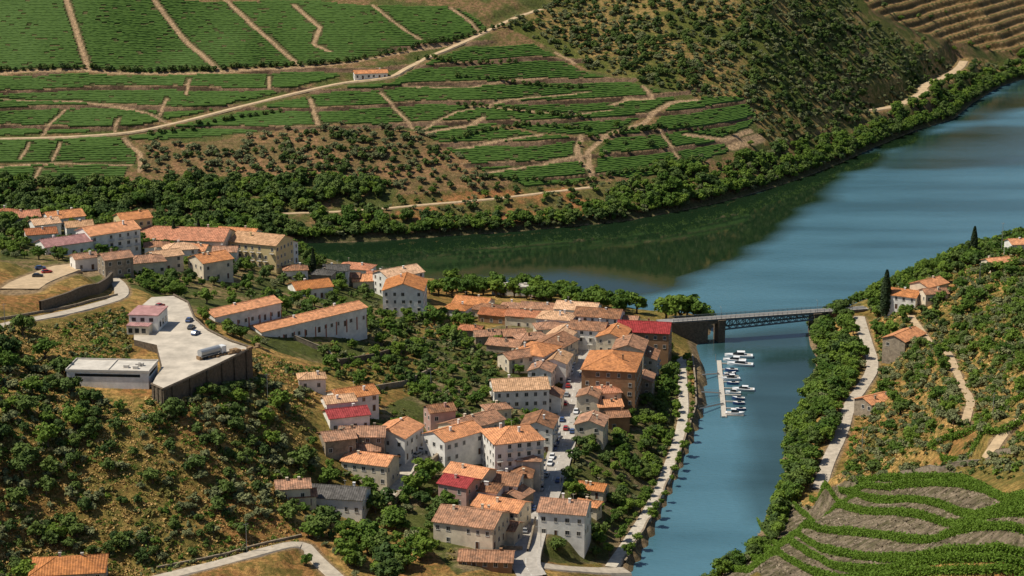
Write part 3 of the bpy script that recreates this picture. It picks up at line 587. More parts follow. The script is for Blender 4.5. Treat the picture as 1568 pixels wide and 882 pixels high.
H=[(165,347,20,12,10,38,'o','w'),(203,328,12,10,8,30,'o','y'),(98,366,18,10,5,35,'m','w'),(97,326,14,10,5,30,'o','w'),(35,326,12,9,5,20,'r','c'),(68,337,10,8,5,30,'p','w'),(10,322,9,8,5,10,'r','w'),
(285,354,34,17,5,-8,'r','c'),(400,362,20,14,11,-22,'p','y'),(432,370,9,9,9,-22,'p','w'),(365,352,16,9,5,-15,'o','c'),(275,375,12,9,6,20,'p','w'),(252,386,11,8,6,30,'p','c'),(322,391,12,11,8,38,'o','c'),(222,394,13,9,5,20,'b','c'),(176,389,10,8,7,30,'b','s'),(128,390,8,6,5,30,'b','w'),
(120,341,10,8,5,20,'p','w'),(240,372,9,7,5,10,'b','w'),(298,377,10,8,6,-10,'o','c'),(345,380,9,7,5,0,'b','w'),(62,352,11,8,4,20,'r','w'),(452,408,9,7,5,10,'b','w'),(495,415,8,7,5,-10,'g','s'),(580,418,9,8,7,0,'r','w'),(535,420,8,6,4,0,'b','s'),
(475,433,14,10,4.5,25,'o','w'),(545,405,14,9,5,-15,'r','w'),(562,423,12,9,5,10,'o','c'),(515,408,10,8,6,0,'g','w'),(610,413,17,11,12,38,'p','w'),
(725,458,14,10,5,-20,'o','c'),(748,468,12,8,4,-20,'b','c'),(700,468,9,7,4,-20,'o','w'),(772,477,18,8,4,-20,'r','n'),(805,478,14,8,5,-15,'r','c'),(825,466,13,8,5,-15,'b','w'),(790,466,12,7,4,-15,'b','w'),
(852,480,13,10,8,-15,'p','w'),(885,466,16,10,8,-15,'p','w'),(918,476,17,11,9,-15,'b','w'),(902,496,13,10,9,-15,'b','w'),(940,506,14,10,10,75,'o','c'),(868,492,11,8,7,-15,'b','w'),(840,496,10,8,6,10,'b','c'),(955,486,11,8,7,-15,'b','c'),
(845,521,18,12,9,62,'b','c'),(822,530,14,12,8,62,'o','w'),(862,505,12,9,8,70,'p','w'),(782,507,10,8,5,10,'b','s'),(775,522,12,8,5,-20,'b','s'),(812,512,11,8,6,20,'b','n'),(852,545,12,9,8,78,'p','w'),(790,540,10,8,6,30,'b','c'),(745,508,9,7,4,10,'b','s'),(830,560,9,8,6,78,'b','w'),
(965,524,14,11,12,80,'b','c'),(990,540,12,8,9,80,'b','g'),(985,575,10,7,6,80,'b','s'),(845,600,8,7,6,80,'b','w'),(760,620,8,6,4,20,'b','c'),(720,500,8,6,4,-10,'r','s'),
(902,600,8,7,6,80,'b','c'),(930,594,8,7,7,10,'r','c'),(932,615,8,7,5,10,'o','s'),(906,640,10,9,7,78,'b','c'),(945,632,7,6,5,10,'b','n'),
(826,641,12,10,9,80,'b','w'),(812,692,12,7,11,84,'b','g'),(800,720,9,6,8,84,'b','c'),
(722,641,18,10,7,42,'b','c'),(694,657,15,10,8,42,'o','w'),(748,655,10,8,6,60,'b','c'),
(720,717,12,9,7,-28,'o','c'),(703,733,9,8,7,-28,'c','k'),(770,728,11,10,6,-15,'b','w'),(742,742,9,7,5,-15,'b','w'),(768,767,14,9,6,-25,'o','c'),(750,783,8,7,5,-20,'o','c'),(722,785,17,13,7,-20,'b','c'),(790,752,8,7,5,60,'b','s'),(770,800,9,7,5,-20,'b','c'),
(745,847,14,8,2.6,-5,'b','n'),(865,770,13,11,8,-12,'b','w'),(908,742,8,6,3,-20,'o','c'),(900,768,7,5,3,-20,'o','c'),
(608,653,13,11,8,68,'o','w'),(555,657,13,9,6,0,'b','s'),(516,663,9,8,5,20,'b','s'),(553,681,11,7,4,0,'b','s'),(567,698,14,9,7,-20,'o','c'),
(520,749,15,10,5,-10,'g','w'),(448,738,9,7,4,10,'b','c'),(463,752,7,6,3,10,'b','c'),(540,597,13,9,6,28,'o','w'),(518,608,9,7,4,20,'p','w'),(530,628,12,8,5,20,'c','w'),(477,573,8,6,4,10,'p','w'),(673,622,8,7,8,20,'b','k'),
(1385,446,12,9,6,-30,'o','w'),(1423,430,12,9,5,40,'o','c'),(1430,444,9,7,4,10,'b','c'),(1527,397,10,7,4,20,'o','c'),(1385,510,15,9,4,50,'o','s'),(1342,607,12,8,3.5,35,'o','s'),(1562,368,10,8,5,10,'o','w'),(567,109,18,7,3.5,12,'o','w')]
for t_ in H: house(*t_,balc=(t_[4]>=9),kind='hip' if (int(t_[0]*3+t_[1])%4==0 and t_[2]<16) else 'gable')
house(620,431,17,15,13,88,'o','w',name='apartment_building')
house(784,659,15,14,15,18,'o','w','hip',name='apartment_building',balc=True)
house(938,546,22,18,14,80,'o','n','hip',name='large_town_house')
house(987,497,19,13,11,-10,'c','n',name='red_roofed_hall')
house(795,584,18,12,7,8,'p','w',name='white_town_house')
house(105,859,20,13,6,8,'o','g','hip',name='roadside_house',big=1)
house(368,467,30,10,5.5,44,'o','w',name='terraced_houses',trim=True,pitch=.3,big=1)
house(470,482,50,10,5.5,44,'o','w',name='terraced_houses',trim=True,pitch=.3,big=1)
house(172,561,26,12,5,-4,'f','w','flat',name='flat_roofed_warehouse',win=False,big=1)
house(790,438,22,6,4,-8,'f','w','flat',name='riverside_pavilion',big=1)
# ---------------------------------------------------------------- car park on retaining wall
PZ=57.5
pk=[P0(u,v,PZ)[:2] for u,v in [(232,455),(266,453),(288,464),(298,488),(318,506),(350,522),(386,534),(330,562),(250,598),(232,590),(248,560),(240,528),(205,520),(205,478)]]
mb=MB(); mb.quad([(*p,PZ) for p in pk][::-1],0)
m_=len(pk)
for i in range(m_):
    p,q=pk[i],pk[(i+1)%m_]; mb.quad([(*p,PZ),(*q,PZ),(*q,30),(*p,30)],1)
for i in range(1,9):
    p,q=Vector((*pk[i],PZ)),Vector((*pk[i+1],PZ)); mb.beam(p+Vector((0,0,.45)),q+Vector((0,0,.45)),.4,1)
    for k in range(3): a=p.lerp(q,(k+.5)/3); mb.beam(a+Vector((.25,-.25,-12)),a+Vector((.1,-.1,.3)),.45,1)
e_=mb.obj("car_park_terrace",[M['conc'],M['stone']])
me=e_.data; bm=bmesh.new(); bm.from_mesh(me); bmesh.ops.recalc_face_normals(bm,faces=bm.faces); bm.to_mesh(me); bm.free()
def at_z(u,v,z): x,y,_=P0(u,v,z); return x,y,z
e=empty("garage_building",*at_z(228,500,PZ),math.radians(-6)); mb=MB(); mb.box(-5,-6,0,5,6,5.5,0); mb.box(-5.3,-6.3,5.5,5.3,6.3,5.8,1); mb.box(-4.6,-10.5,0,3,-6.001,3,2); mb.box(-4.8,-10.8,3,3.2,-6.32,3.2,1); mb.obj('walls',[WL['w'],RF['m'],WL['c']],e)
mb=MB()
for i in range(3): mb.box(-4+i*3,-6.06,3.4,-2.6+i*3,-6.001,4.7,0); mb.box(5.001,-4+i*3.4,1,5.06,-2.2+i*3.4,3,0); mb.box(-4+i*2.3,-10.56,.6,-2.6+i*2.3,-10.501,2.2,0)
mb.obj('windows',[M['glass']],e)
e=empty("timber_stacks",*at_z(350,540,PZ),math.radians(40)); mb=MB(); rr=random.Random(5)
for i in range(16):
    x=-12+i*1.5; y=-2+rr.uniform(-.7,.7); hh=rr.uniform(.4,1.4); mb.box(x,y,0,x+rr.uniform(.8,1.4),y+rr.uniform(1,2.2),hh,0)
mb.obj('stacks',[M['crate']],e)
# ---------------------------------------------------------------- walls
def wall(name,pts,h,th,m):
    L=resample(W(pts),4); mb=MB()
    P=np.array([(p[0],p[1],float(lookup(Z,p[0],p[1]))) for p in L])
    strip(mb,P,-th/2,-th/2,-3,h,0); strip(mb,P,th/2,th/2,-3,h,0); strip(mb,P,-th/2-.08,th/2+.08,h+.02,h+.02,0)
    mb.obj(name,[m])
wall("stone_retaining_wall",[(62,478),(110,462),(150,450),(172,432)],4,.8,M['stone'])
wall("stone_retaining_wall",[(602,775),(628,745),(660,715),(685,690)],2.5,.8,M['stonel'])
wall("garden_wall",[(520,560),(570,552),(620,540),(650,525)],2.5,.6,M['stone'])
wall("garden_wall",[(560,600),(620,590),(660,570)],1.8,.5,M['stonel'])
wall("garden_wall",[(450,520),(500,540),(520,560)],1.8,.5,M['stonel'])
wall("garden_wall",[(690,820),(740,838),(800,845)],1.8,.5,M['stonel'])
wall("road_parapet",[(240,872),(350,850),(462,822)],.9,.4,M['stonel'])
wall("road_parapet",[(0,490),(60,480),(120,468),(180,453)],.9,.35,M['stonel'])
wall("garden_wall",[(820,800),(812,835),(808,850)],2,.4,M['stonel'])
wall("quay_wall",[(1060,545),(1064,580),(1066,620),(1056,655),(1036,705),(1010,765),(985,815),(957,862)],.9,.5,M['stonel'])
wall("vineyard_wall",[(1380,728),(1440,722),(1500,712),(1568,692)],1.6,.7,M['stonel'])
# ---------------------------------------------------------------- bridge
A=Vector(P0(1028,491,10.5)); B=Vector(P0(1322,471,10.5)); d=(B-A); BL=d.length; e=empty("steel_truss_bridge",*A,math.atan2(d.y,d.x))
mb=MB(); mb.box(-6,-2.7,-.4,BL+6,2.7,0,1); mb.box(-6,-2.0,.004,BL+6,2.0,.03,0); mb.box(-6,-2.7,.001,BL+6,-2.05,.13,2); mb.box(-6,2.05,.001,BL+6,2.7,.13,2); mb.obj('deck',[M['deckr'],M['metal'],M['kerb']],e)
mb=MB(); x0,x1=BL*.255,BL*.735; n_=14
for s in (-2.5,2.5):
    pz=lambda x_: -3.2-1.7*(1-((x_-x0)/(x1-x0)))
    for i in range(n_):
        a=x0+(x1-x0)*i/n_; b=x0+(x1-x0)*(i+1)/n_
        mb.beam((a,s,-.6),(b,s,pz(b)),.16); mb.beam((b,s,-.6),(a,s,pz(a)),.16); mb.beam((a,s,-.5),(a,s,pz(a)),.2); mb.beam((a,s,pz(a)),(b,s,pz(b)),.38)
    mb.beam((x0,s,-.6),(x1,s,-.6),.36)
for i in range(12):
    a=x0+(x1-x0)*i/11; mb.beam((a,-2.5,pz(a)),(a,2.5,pz(a)),.14)
mb.obj('truss',[M['metal']],e)
mb=MB()
for s in (-2.65,2.65):
    for i in range(int(BL/2.2)): mb.beam((i*2.2,s,0),(i*2.2,s,1.15),.08)
    for hh in (.45,.8,1.15): mb.beam((0,s,hh),(BL,s,hh),.07)
mb.obj('railing',[M['metal']],e)
mb=MB()
mb.box(-8,-3.0,-13,x0-7,3.0,-.41); mb.box(x0-2.2,-3.4,-13,x0+.8,3.4,-.9); mb.box(x1-.8,-3.4,-13,x1+2.4,3.4,-.9); mb.box(x1+6,-3.0,-13,BL+8,3.0,-.41); mb.box(x0-6.99,-2.4,-2,x0-2.21,2.4,-.42); mb.box(x1+2.41,-2.4,-2,x1+5.99,2.4,-.42)
mb.box(x0-2.5,-3.7,-.88,x0+1.1,3.7,-.42); mb.box(x1-1.1,-3.7,-.88,x1+2.7,3.7,-.42)
mb.obj('stone_piers',[M['stone']],e)
for xx in (x0-1,x1+.8):
    mb=MB(); mb.beam((0,0,0),(0,0,5),.09,0,.06,6); mb.beam((0,0,5),(0,1.2,5.2),.05); mb.box(-.1,.9,5.1,.1,1.5,5.25); mb.obj('lamp',[M['rail']],e).location=(xx,-2.5,.1)
# ---------------------------------------------------------------- vehicles
CARM=[mat("car_paint_white",(.7,.7,.7),.3,spec=.6),mat("car_paint_silver",(.4,.41,.42),.3,spec=.6,metal=.3),mat("car_paint_dark",(.03,.035,.045),.3,spec=.6),mat("car_paint_red",(.35,.02,.02),.3,spec=.6),mat("car_paint_blue",(.04,.08,.2),.3,spec=.6)]
def carmesh(pm):
    mb=MB()
    def loft(sec,m):
        for (xa,wa,b0,t0),(xb,wb,b1,t1) in zip(sec[:-1],sec[1:]):
            mb.quad([(xa,-wa,t0),(xb,-wb,t1),(xb,wb,t1),(xa,wa,t0)],m)
            mb.quad([(xa,-wa,b0),(xb,-wb,b1),(xb,-wb,t1),(xa,-wa,t0)],m); mb.quad([(xa,wa,t0),(xb,wb,t1),(xb,wb,b1),(xa,wa,b0)],m)
        for s in (0,-1): x,w_,b,t_=sec[s]; mb.quad([(x,-w_,b),(x,w_,b),(x,w_,t_),(x,-w_,t_)],m)
    loft([(-2.1,.78,.35,.75),(-1.95,.86,.25,.95),(-1,.88,.22,1.0),(.6,.88,.22,.97),(1.6,.86,.22,.85),(2.05,.76,.3,.65)],0)
    lo=[(-1.85,-.8,.96),(.95,-.8,.93),(.95,.8,.93),(-1.85,.8,.96)]; hi=[(-1.4,-.62,1.42),(.25,-.62,1.42),(.25,.62,1.42),(-1.4,.62,1.42)]
    for i in range(4): j=(i+1)%4; mb.quad([lo[i],lo[j],hi[j],hi[i]],1)
    mb.box(-1.42,-.64,1.421,.27,.64,1.47,0)
    for x in (-1.3,1.3):
        for y in (-.8,.8): mb.beam((x,y-.11,.32),(x,y+.11,.32),.32,2,n=10)
    mb.box(2.0,-.7,.55,2.07,-.4,.68,3); mb.box(2.0,.4,.55,2.07,.7,.68,3)
    o=mb.obj("car",[pm,M['glass'],M['tyre'],M['frame']],link=False); return o.data
CM=[carmesh(m) for m in CARM]
def car(u,v,ang,ci=None,z=None):
    if z is None: x,y=locate(u,v,.3); z=float(lookup(Z,x,y))+.3
    else: x,y,_=P0(u,v,z)
    o=bpy.data.objects.new("parked_car",CM[random.randrange(5) if ci is None else ci]); o.location=(x,y,z); o.rotation_euler=(0,0,math.radians(ang)); S.collection.objects.link(o)
st=[P for nm,P,*_ in RD if nm=="town_street"][0]
def street_car(t,side,ci=None):
    i=int(t*(len(st)-2)); p=st[i]; dd=st[i+1]-st[i]; a=math.atan2(dd[1],dd[0]); nx,ny=math.sin(a),-math.cos(a)
    o=bpy.data.objects.new("parked_car",CM[random.randrange(5) if ci is None else ci]); o.location=(p[0]+nx*side,p[1]+ny*side,p[2]+.01); o.rotation_euler=(0,0,a+(math.pi if random.random()<.5 else 0)); S.collection.objects.link(o)
dd=st[1]-st[0]; ws=(1 if (math.sin(math.atan2(dd[1],dd[0]))<0) else -1)
for t_ in (.05,.08,.12,.16,.19,.22,.26,.30,.34,.42,.50,.53,.56,.60,.63,.66,.70,.78,.85): street_car(t_,2.3*ws)
for t_ in (.2,.29,.38,.47,.68): street_car(t_,-2.3*ws)
street_car(.46,.3,3)
for u,v,a in [(62,412,20),(72,418,30),(58,424,10),(725,684,40),(712,692,40),(738,676,40),(640,698,60),(648,690,60)]: car(u,v,a)
for u,v,a in [(290,492,80),(293,503,80),(300,512,70),(245,470,60)]: car(u,v,a,z=PZ)
e=empty("parked_truck",*at_z(324,546,PZ),math.radians(48)); mb=MB()
mb.box(-5,-1.2,.9,3.1,1.2,1.2,1); mb.beam((-4.9,0,2.2),(3,0,2.2),1.15,0,n=14); mb.obj('tank_body',[CARM[1],M['rail']],e)
mb=MB(); mb.box(3.4,-1.2,.6,5.3,1.2,2.9,0); mb.box(5.301,-1.0,1.8,5.34,1.0,2.7,1); mb.obj('cab',[CARM[0],M['glass']],e)
mb=MB()
for x in (-4,-2.8,1.5,4.3):
    for y in (-1.05,1.05): mb.beam((x,y-.15,.5),(x,y+.15,.5),.5,0,n=10)
mb.obj('wheels',[M['tyre']],e)
# ---------------------------------------------------------------- marina
def boatmesh(L,cab):
    mb=MB(); w_=L*.17
    sec=[(-L/2,w_*.9,.1,.95),(-L*.2,w_,.0,1.0),(L*.15,w_*.95,.0,1.1),(L*.35,w_*.55,.1,1.25),(L/2,.05,.5,1.4)]
    for (xa,wa,b0,t0),(xb,wb,b1,t1) in zip(sec[:-1],sec[1:]):
        mb.quad([(xa,-wa,t0),(xb,-wb,t1),(xb,wb,t1),(xa,wa,t0)],0)
        mb.quad([(xa,-wa*.6,b0-.3),(xb,-wb*.6,b1-.3),(xb,-wb,t1),(xa,-wa,t0)],2); mb.quad([(xa,wa,t0),(xb,wb,t1),(xb,wb*.6,b1-.3),(xa,wa*.6,b0-.3)],2)
    mb.quad([(-L/2,-w_*.54,-.2),(-L/2,w_*.54,-.2),(-L/2,w_*.9,.95),(-L/2,-w_*.9,.95)],2)
    mb.box(-L*.42,-w_*.6,1.02,-L*.22,w_*.6,1.06,3)
    if cab:
        lo=[(-L*.2,-w_*.7,1.05),(L*.22,-w_*.55,1.1),(L*.22,w_*.55,1.1),(-L*.2,w_*.7,1.05)]; hi=[(-L*.18,-w_*.6,2.1),(L*.05,-w_*.5,2.1),(L*.05,w_*.5,2.1),(-L*.18,w_*.6,2.1)]
        for i in range(4): j=(i+1)%4; mb.quad([lo[i],lo[j],hi[j],hi[i]],1)
        mb.box(-L*.22,-w_*.65,2.101,L*.06,w_*.65,2.2,0)
    else: mb.beam((L*.0,-w_*.7,1.1),(L*.05,w_*.0,1.6),.04,1); mb.box(-L*.2,-w_*.6,1.07,L*.1,w_*.6,1.5,1)
    return mb.obj("boat",[M['boat'],M['glass'],M['boat'] if L>6 else M['boatb'],M['wood']],link=False).data
BM=[boatmesh(10,True),boatmesh(6.5,True),boatmesh(5,False)]
d0=P0(1101,552,.4); d1=P0(1109,638,.4); e=empty("floating_dock",0,0,0); mb=MB()
def plank(p,q,w_,z0,z1):
    a=Vector(p[:2]);b=Vector(q[:2]);n_=(b-a).normalized(); n_=Vector((-n_.y,n_.x))*w_/2
    c=[a+n_,a-n_,b-n_,b+n_]; lo=[(*p_,z0) for p_ in c]; hi=[(*p_,z1) for p_ in c]; mb.quad(hi); mb.quad(lo[::-1])
    for i in range(4): j=(i+1)%4; mb.quad([lo[i],lo[j],hi[j],hi[i]])
plank(d0,d1,1.9,-.2,.5)
for t_ in np.linspace(.05,.97,9):
    p=Vector(d0).lerp(Vector(d1),t_); plank((p.x+.9,p.y),(p.x+7.5,p.y-.4),.6,-.15,.45)
mb.obj('boards',[M['wood']],e)
mb=MB()
for u0,v0,u1,v1 in [(1066,575,1101,572),(1066,600,1104,602),(1062,628,1108,618)]:
    p=P0(u0,v0,2.5);q=P0(u1,v1,.9); mb.beam(p,q,.22); mb.beam(Vector(p)+Vector((0,1,.9)),Vector(q)+Vector((0,1,.9)),.06)
    mb.beam(Vector(p)+Vector((0,1,.0)),Vector(q)+Vector((0,1,.0)),.15)
for t_ in (0,.33,.66,1): p=Vector(d0).lerp(Vector(d1),t_); mb.beam((p.x-1.4,p.y,-2),(p.x-1.4,p.y,3.2),.14,n=8)
mb.obj('gangways_and_piles',[M['rail']],e)
for i,t_ in enumerate([-.06,.02,.1,.21,.28,.38,.45,.56,.62,.72,.8,.9,.98]):
    p=Vector(d0).lerp(Vector(d1),t_); k=0 if i in(0,1,2,7) else random.choice([1,1,2,2]); o=bpy.data.objects.new("motor_boat",BM[k]); o.location=(p.x+(7 if k==0 else 4.6)+random.uniform(-.6,2),p.y+1.6,.0); o.rotation_euler=(0,0,random.choice([0,math.pi])+random.uniform(-.2,.2)); s_=random.uniform(.85,1.2); o.scale=(s_,s_,s_); S.collection.objects.link(o)
# ---------------------------------------------------------------- poles / lamps
def pole(u,v,h,name='utility_pole'):
    x,y=locate(u,v); z=float(lookup(Z,x,y)); mb=MB(); mb.beam((0,0,-.5),(0,0,h),.13,0,.08,6)
    mb.beam((-.8,0,h-.5),(.8,0,h-.5),.06); [mb.beam((s,0,h-.5),(s,0,h-.2),.05) for s in (-.7,0,.7)]
    o=mb.obj(name,[M['rail']]); o.location=(x,y,z); o.rotation_euler=(0,0,random.uniform(0,3))
for u,v,h in [(378,845,9),(8,500,8),(410,612,9),(660,600,8),(1320,690,8),(1520,640,8),(560,800,8),(1533,392,16),(300,372,9),(840,590,8),(1500,430,8)]: pole(u,v,h)
for t_ in (.1,.3,.5,.7,.9):
    p=st[int(t_*(len(st)-1))]; mb=MB(); mb.beam((0,0,-.5),(0,0,6.5),.09,0,.06,6); mb.beam((0,0,6.5),(-1.3,0,6.7),.05); mb.box(-1.7,-.12,6.6,-1.1,.12,6.75); o=mb.obj('street_lamp',[M['rail']]); o.location=(p[0]+3.9,p[1],p[2])
# ---------------------------------------------------------------- trees
FP=np.array(FOOT)
roadlines=[(P[::2,:2],wd/2) for nm,P,wd,mt,kb in RD]
def clear(x,y,mg=1.0,roads=True):
    ok=np.ones(len(x),bool)
    for fx_,fy_,a,l,w_ in FP:
        dx=x-fx_;dy=y-fy_; lx=dx*math.cos(a)+dy*math.sin(a); ly=-dx*math.sin(a)+dy*math.cos(a)
        ok&=~((np.abs(lx)<l+mg)&(np.abs(ly)<w_+mg))
    ok&=~inpoly(x,y,np.array(pk))
    if roads:
        for l,w_ in roadlines: ok&=linedist(x,y,l)>w_+mg
    ok&=lookup(Z,x,y)>.4
    return ok
def scatter(name,pts,dens,kind,s0,s1,mg=1.5,clump=None,thr=-.02):
    pl=poly(pts); x0,y0=pl.min(0); x1,y1=pl.max(0); n_=int((x1-x0)*(y1-y0)*dens); x=rng.uniform(x0,x1,n_); y=rng.uniform(y0,y1,n_)
    k=inpoly(x,y,pl)
    if clump: k&=fbm(x,y,clump,2,91)>thr
    x,y=x[k],y[k]; k=clear(x,y,mg); x,y=x[k],y[k]
    gninst(name,np.stack([x,y,hf(x,y)-.15],1),s0+(s1-s0)*rng.rand(len(x))**1.5,kind); return len(x)
tot=0
FOR=[(770,40),(850,0),(870,-60),(1450,-60),(1300,-5),(1330,35),(1400,68),(1568,92),(1480,110),(1400,150),(1290,195),(1170,235),(1155,190),(1150,160),(1080,150),(1000,130),(900,105),(850,75)]
tot+=scatter("riverside_woodland",[(-150,283),(200,283),(480,272),(600,285),(605,300),(480,325),(420,335),(480,368),(-150,373)],.036,'dark',.8,1.6)
tot+=scatter("riverside_woodland",[(-150,283),(200,283),(480,272),(600,285),(605,300),(480,325),(420,335),(480,368),(-150,373)],.022,'mid',.8,1.4)
tot+=scatter("riverside_woodland",[(480,325),(600,335),(700,340),(830,335),(900,320),(945,325),(960,336),(915,342),(840,349),(700,359),(480,371)],.06,'mix',.6,1.4)
tot+=scatter("riverside_woodland",[(915,341),(950,285),(1010,255),(1070,255),(1100,258),(1180,232),(1280,208),(1340,190),(1400,155),(1490,118),(1568,85),(1700,70),(1700,96),(1568,119),(1490,156),(1460,181),(1400,199),(1290,247),(1190,284),(1090,312),(1030,324)],.05,'mix',.7,1.5,mg=3.5)
def shore(name,line,o0,o1,s0,s1,kind,step=2.6):
    P=np.array(resample([tuple(p[:2]) for p in line],step)); P=np.column_stack([P,np.zeros(len(P))]); a=offs(P,1.0)-P[:,:2]
    o=rng.uniform(o0,o1,len(P))[:,None]; q=P[:,:2]+a*o; z=lookup(Z,q[:,0],q[:,1]); k=z>.1; q=q[k]; gninst(name,np.column_stack([q,z[k]-.2]),rng.uniform(s0,s1,len(q)),kind)
shore("shoreline_trees",far[2:],-7,-2.0,.55,1.25,'mix',2.2)
shore("shoreline_trees",east[2:],-8,-2.0,.5,1.1,'mix',2.4)
tot+=scatter("hillside_scrub_trees",FOR,.034,'olive',.6,1.25,mg=3)
tot+=scatter("hillside_scrub_trees",FOR,.012,'dark',.4,.95,mg=3)
tot+=scatter("hillside_scrub_trees",FOR,.022,'dark',.5,1.05,mg=3,clump=60)
tot+=scatter("hillside_scrub_trees",[(1320,-20),(1700,-20),(1700,80),(1568,90),(1400,75)],.003,'wild',.4,.9)
tot+=scatter("olive_grove",[(210,222),(330,215),(430,198),(560,190),(650,203),(720,245),(760,275),(740,292),(640,290),(500,275),(300,268),(210,262)],.022,'olive',.75,1.3)
tot+=scatter("olive_grove",[(430,215),(560,200),(650,215),(720,255),(740,285),(500,270),(430,262)],.018,'dark',.45,.95)
tot+=scatter("riverside_scrub",[(500,275),(740,285),(900,285),(985,280),(935,325),(840,340),(640,345),(480,328)],.028,'wild',.35,.9)
tot+=scatter("roadside_trees",[(800,150),(1060,240),(1160,215),(1160,250),(1080,262),(960,275),(900,290),(760,300),(740,285),(900,275)],.008,'mix',.5,.9)
pr=[]
for line in ([(0,110),(140,106),(330,107),(460,101),(540,93),(640,72),(715,57),(790,38)],[(230,205),(330,188),(430,170)],[(640,92),(700,98),(790,95)],[(690,215),(800,190),(900,200)],[(300,262),(500,262),(640,262)],[(230,240),(430,232),(640,240)],[(0,110),(140,106),(330,107),(460,101),(540,93)],[(700,120),(800,128),(900,135)],[(700,160),(820,175),(900,182)],[(940,205),(1040,195),(1120,205)],[(740,275),(880,284),(990,262),(1080,248)],[(0,284),(190,282)]):
    for p in resample(W(line),4.5): pr.append((p[0]+random.uniform(-1,1),p[1]+random.uniform(-1,1)))
pr=np.array(pr); gninst("tree_rows",np.stack([pr[:,0],pr[:,1],hf(pr[:,0],pr[:,1])],1),.4+.38*rng.rand(len(pr)),'dark')
# near side
HL=[(-60,500),(60,508),(110,600),(190,620),(240,650),(330,610),(395,575),(420,560),(470,600),(430,700),(450,780),(440,810),(330,850),(200,870),(-60,870)]
tot+=scatter("hillside_olives",HL,.026,'wild',.6,1.35,clump=45,thr=-.04)
tot+=scatter("hillside_olives",[(-60,640),(110,640),(200,660),(330,640),(430,700),(450,780),(440,810),(330,850),(200,870),(-60,870)],.020,'olive',.5,1.15)
tot+=scatter("hillside_olives",[(-60,600),(110,610),(200,660),(330,640),(430,700),(450,780),(440,810),(330,850),(200,870),(-60,870)],.014,'dark',.5,1.1)
tot+=scatter("hillside_olives",[(330,600),(470,600),(440,700),(450,790),(400,800),(300,760)],.022,'olive',.8,1.3)
tot+=scatter("wall_foot_trees",[(230,610),(300,590),(395,548),(410,590),(330,640),(240,660),(190,640)],.04,'wild',.6,1.3)
HB=[(-60,480),(60,500),(190,470),(200,560),(110,590),(200,640),(400,540),(500,570),(470,640),(430,700),(450,780),(460,830),(330,870),(200,885),(-60,885)]
tot+=scatter("hillside_bushes",HB,.16,'bush',.4,1.6,mg=.5,clump=18,thr=-.08)
tot+=scatter("grass_tufts",HB,.45,'tuft',.5,1.3,mg=.3)
tot+=scatter("grass_tufts",[(-60,600),(110,610),(330,640),(470,600),(450,780),(330,870),(-60,880)],.2,'tuft',.5,1.3,mg=.3)
GD=[(480,520),(570,500),(640,480),(700,480),(760,520),(770,570),(750,620),(690,640),(640,610),(560,600),(500,575)]
tot+=scatter("garden_trees",GD,.026,'mix',.35,1.05,mg=2)
tot+=scatter("garden_bushes",GD,.07,'bush',.6,1.8,mg=.8)
tot+=scatter("valley_woodland",[(430,740),(480,680),(520,700),(590,760),(640,730),(690,740),(690,830),(640,890),(470,890),(440,800)],.05,'mix',.5,1.35,mg=2)
tot+=scatter("riverside_gardens",[(880,650),(930,640),(985,590),(1030,560),(1036,640),(1022,700),(985,775),(945,830),(900,860),(840,855),(870,720)],.05,'mix',.45,1.0,mg=1.8)
tot+=scatter("riverside_gardens",[(985,520),(1030,540),(1035,640),(985,640)],.04,'mix',.5,1.1,mg=2)
tot+=scatter("town_trees",[(0,330),(120,330),(450,370),(500,420),(560,450),(660,480),(560,520),(300,470),(190,440),(100,400),(0,400)],.018,'mix',.4,1.05,mg=2.2)
tot+=scatter("town_trees",[(300,520),(340,500),(420,530),(520,520),(640,500),(640,480),(560,490),(500,520),(420,540)],.028,'mix',.4,1.1,mg=2.2)
tot+=scatter("town_trees",[(180,430),(230,425),(270,440),(310,480),(330,515),(300,480),(285,455),(230,448)],.07,'mid',.4,.85,mg=1.5)
tot+=scatter("town_trees",[(450,640),(560,600),(640,640),(900,520),(880,600),(850,640),(800,700),(690,860),(620,700),(520,760),(450,720)],.015,'mix',.35,.85,mg=1.8)
tot+=scatter("town_bushes",[(450,640),(560,600),(640,640),(900,520),(880,600),(850,640),(800,700),(690,860),(620,700),(520,760),(450,720)],.03,'bush',.6,1.5,mg=.8)
tot+=scatter("riverfront_trees",[(655,440),(690,434),(780,441),(880,452),(960,470),(955,482),(880,468),(780,456),(690,452),(655,456)],.03,'mid',.9,1.5,mg=1.5)
tot+=scatter("north_slope_trees",[(-100,345),(440,372),(500,400),(480,420),(300,400),(-100,380)],.03,'mix',.5,1.1,mg=2)
EB=[(1250,482),(1300,480),(1312,530),(1330,570),(1295,605),(1282,650),(1262,700),(1240,760),(1190,800),(1195,740),(1196,670),(1210,640),(1238,600),(1250,570),(1248,548),(1238,530)]
tot+=scatter("east_bank_woodland",EB,.07,'mix',.7,1.35,mg=1)
EH=[(1330,460),(1400,425),(1480,388),(1620,360),(1620,560),(1568,600),(1480,660),(1440,700),(1310,740),(1280,735),(1310,640),(1350,580),(1340,510)]
tot+=scatter("east_hill_trees",EH,.022,'mix',.4,1.1,mg=1.8)
tot+=scatter("east_hill_trees",[(1380,470),(1440,440),(1620,400),(1620,620),(1500,650),(1400,690),(1320,720),(1350,580)],.024,'olive',.6,1.2,mg=1.5)
tot+=scatter("east_hill_bushes",EH,.08,'bush',.6,1.7,mg=.8)
tot+=scatter("grass_tufts",EH,.18,'tuft',.6,1.4,mg=.3)
tot+=scatter("east_hill_trees",[(1325,455),(1400,420),(1490,385),(1600,358),(1600,375),(1490,405),(1400,445),(1330,480)],.05,'mix',.6,1.2,mg=1.5)
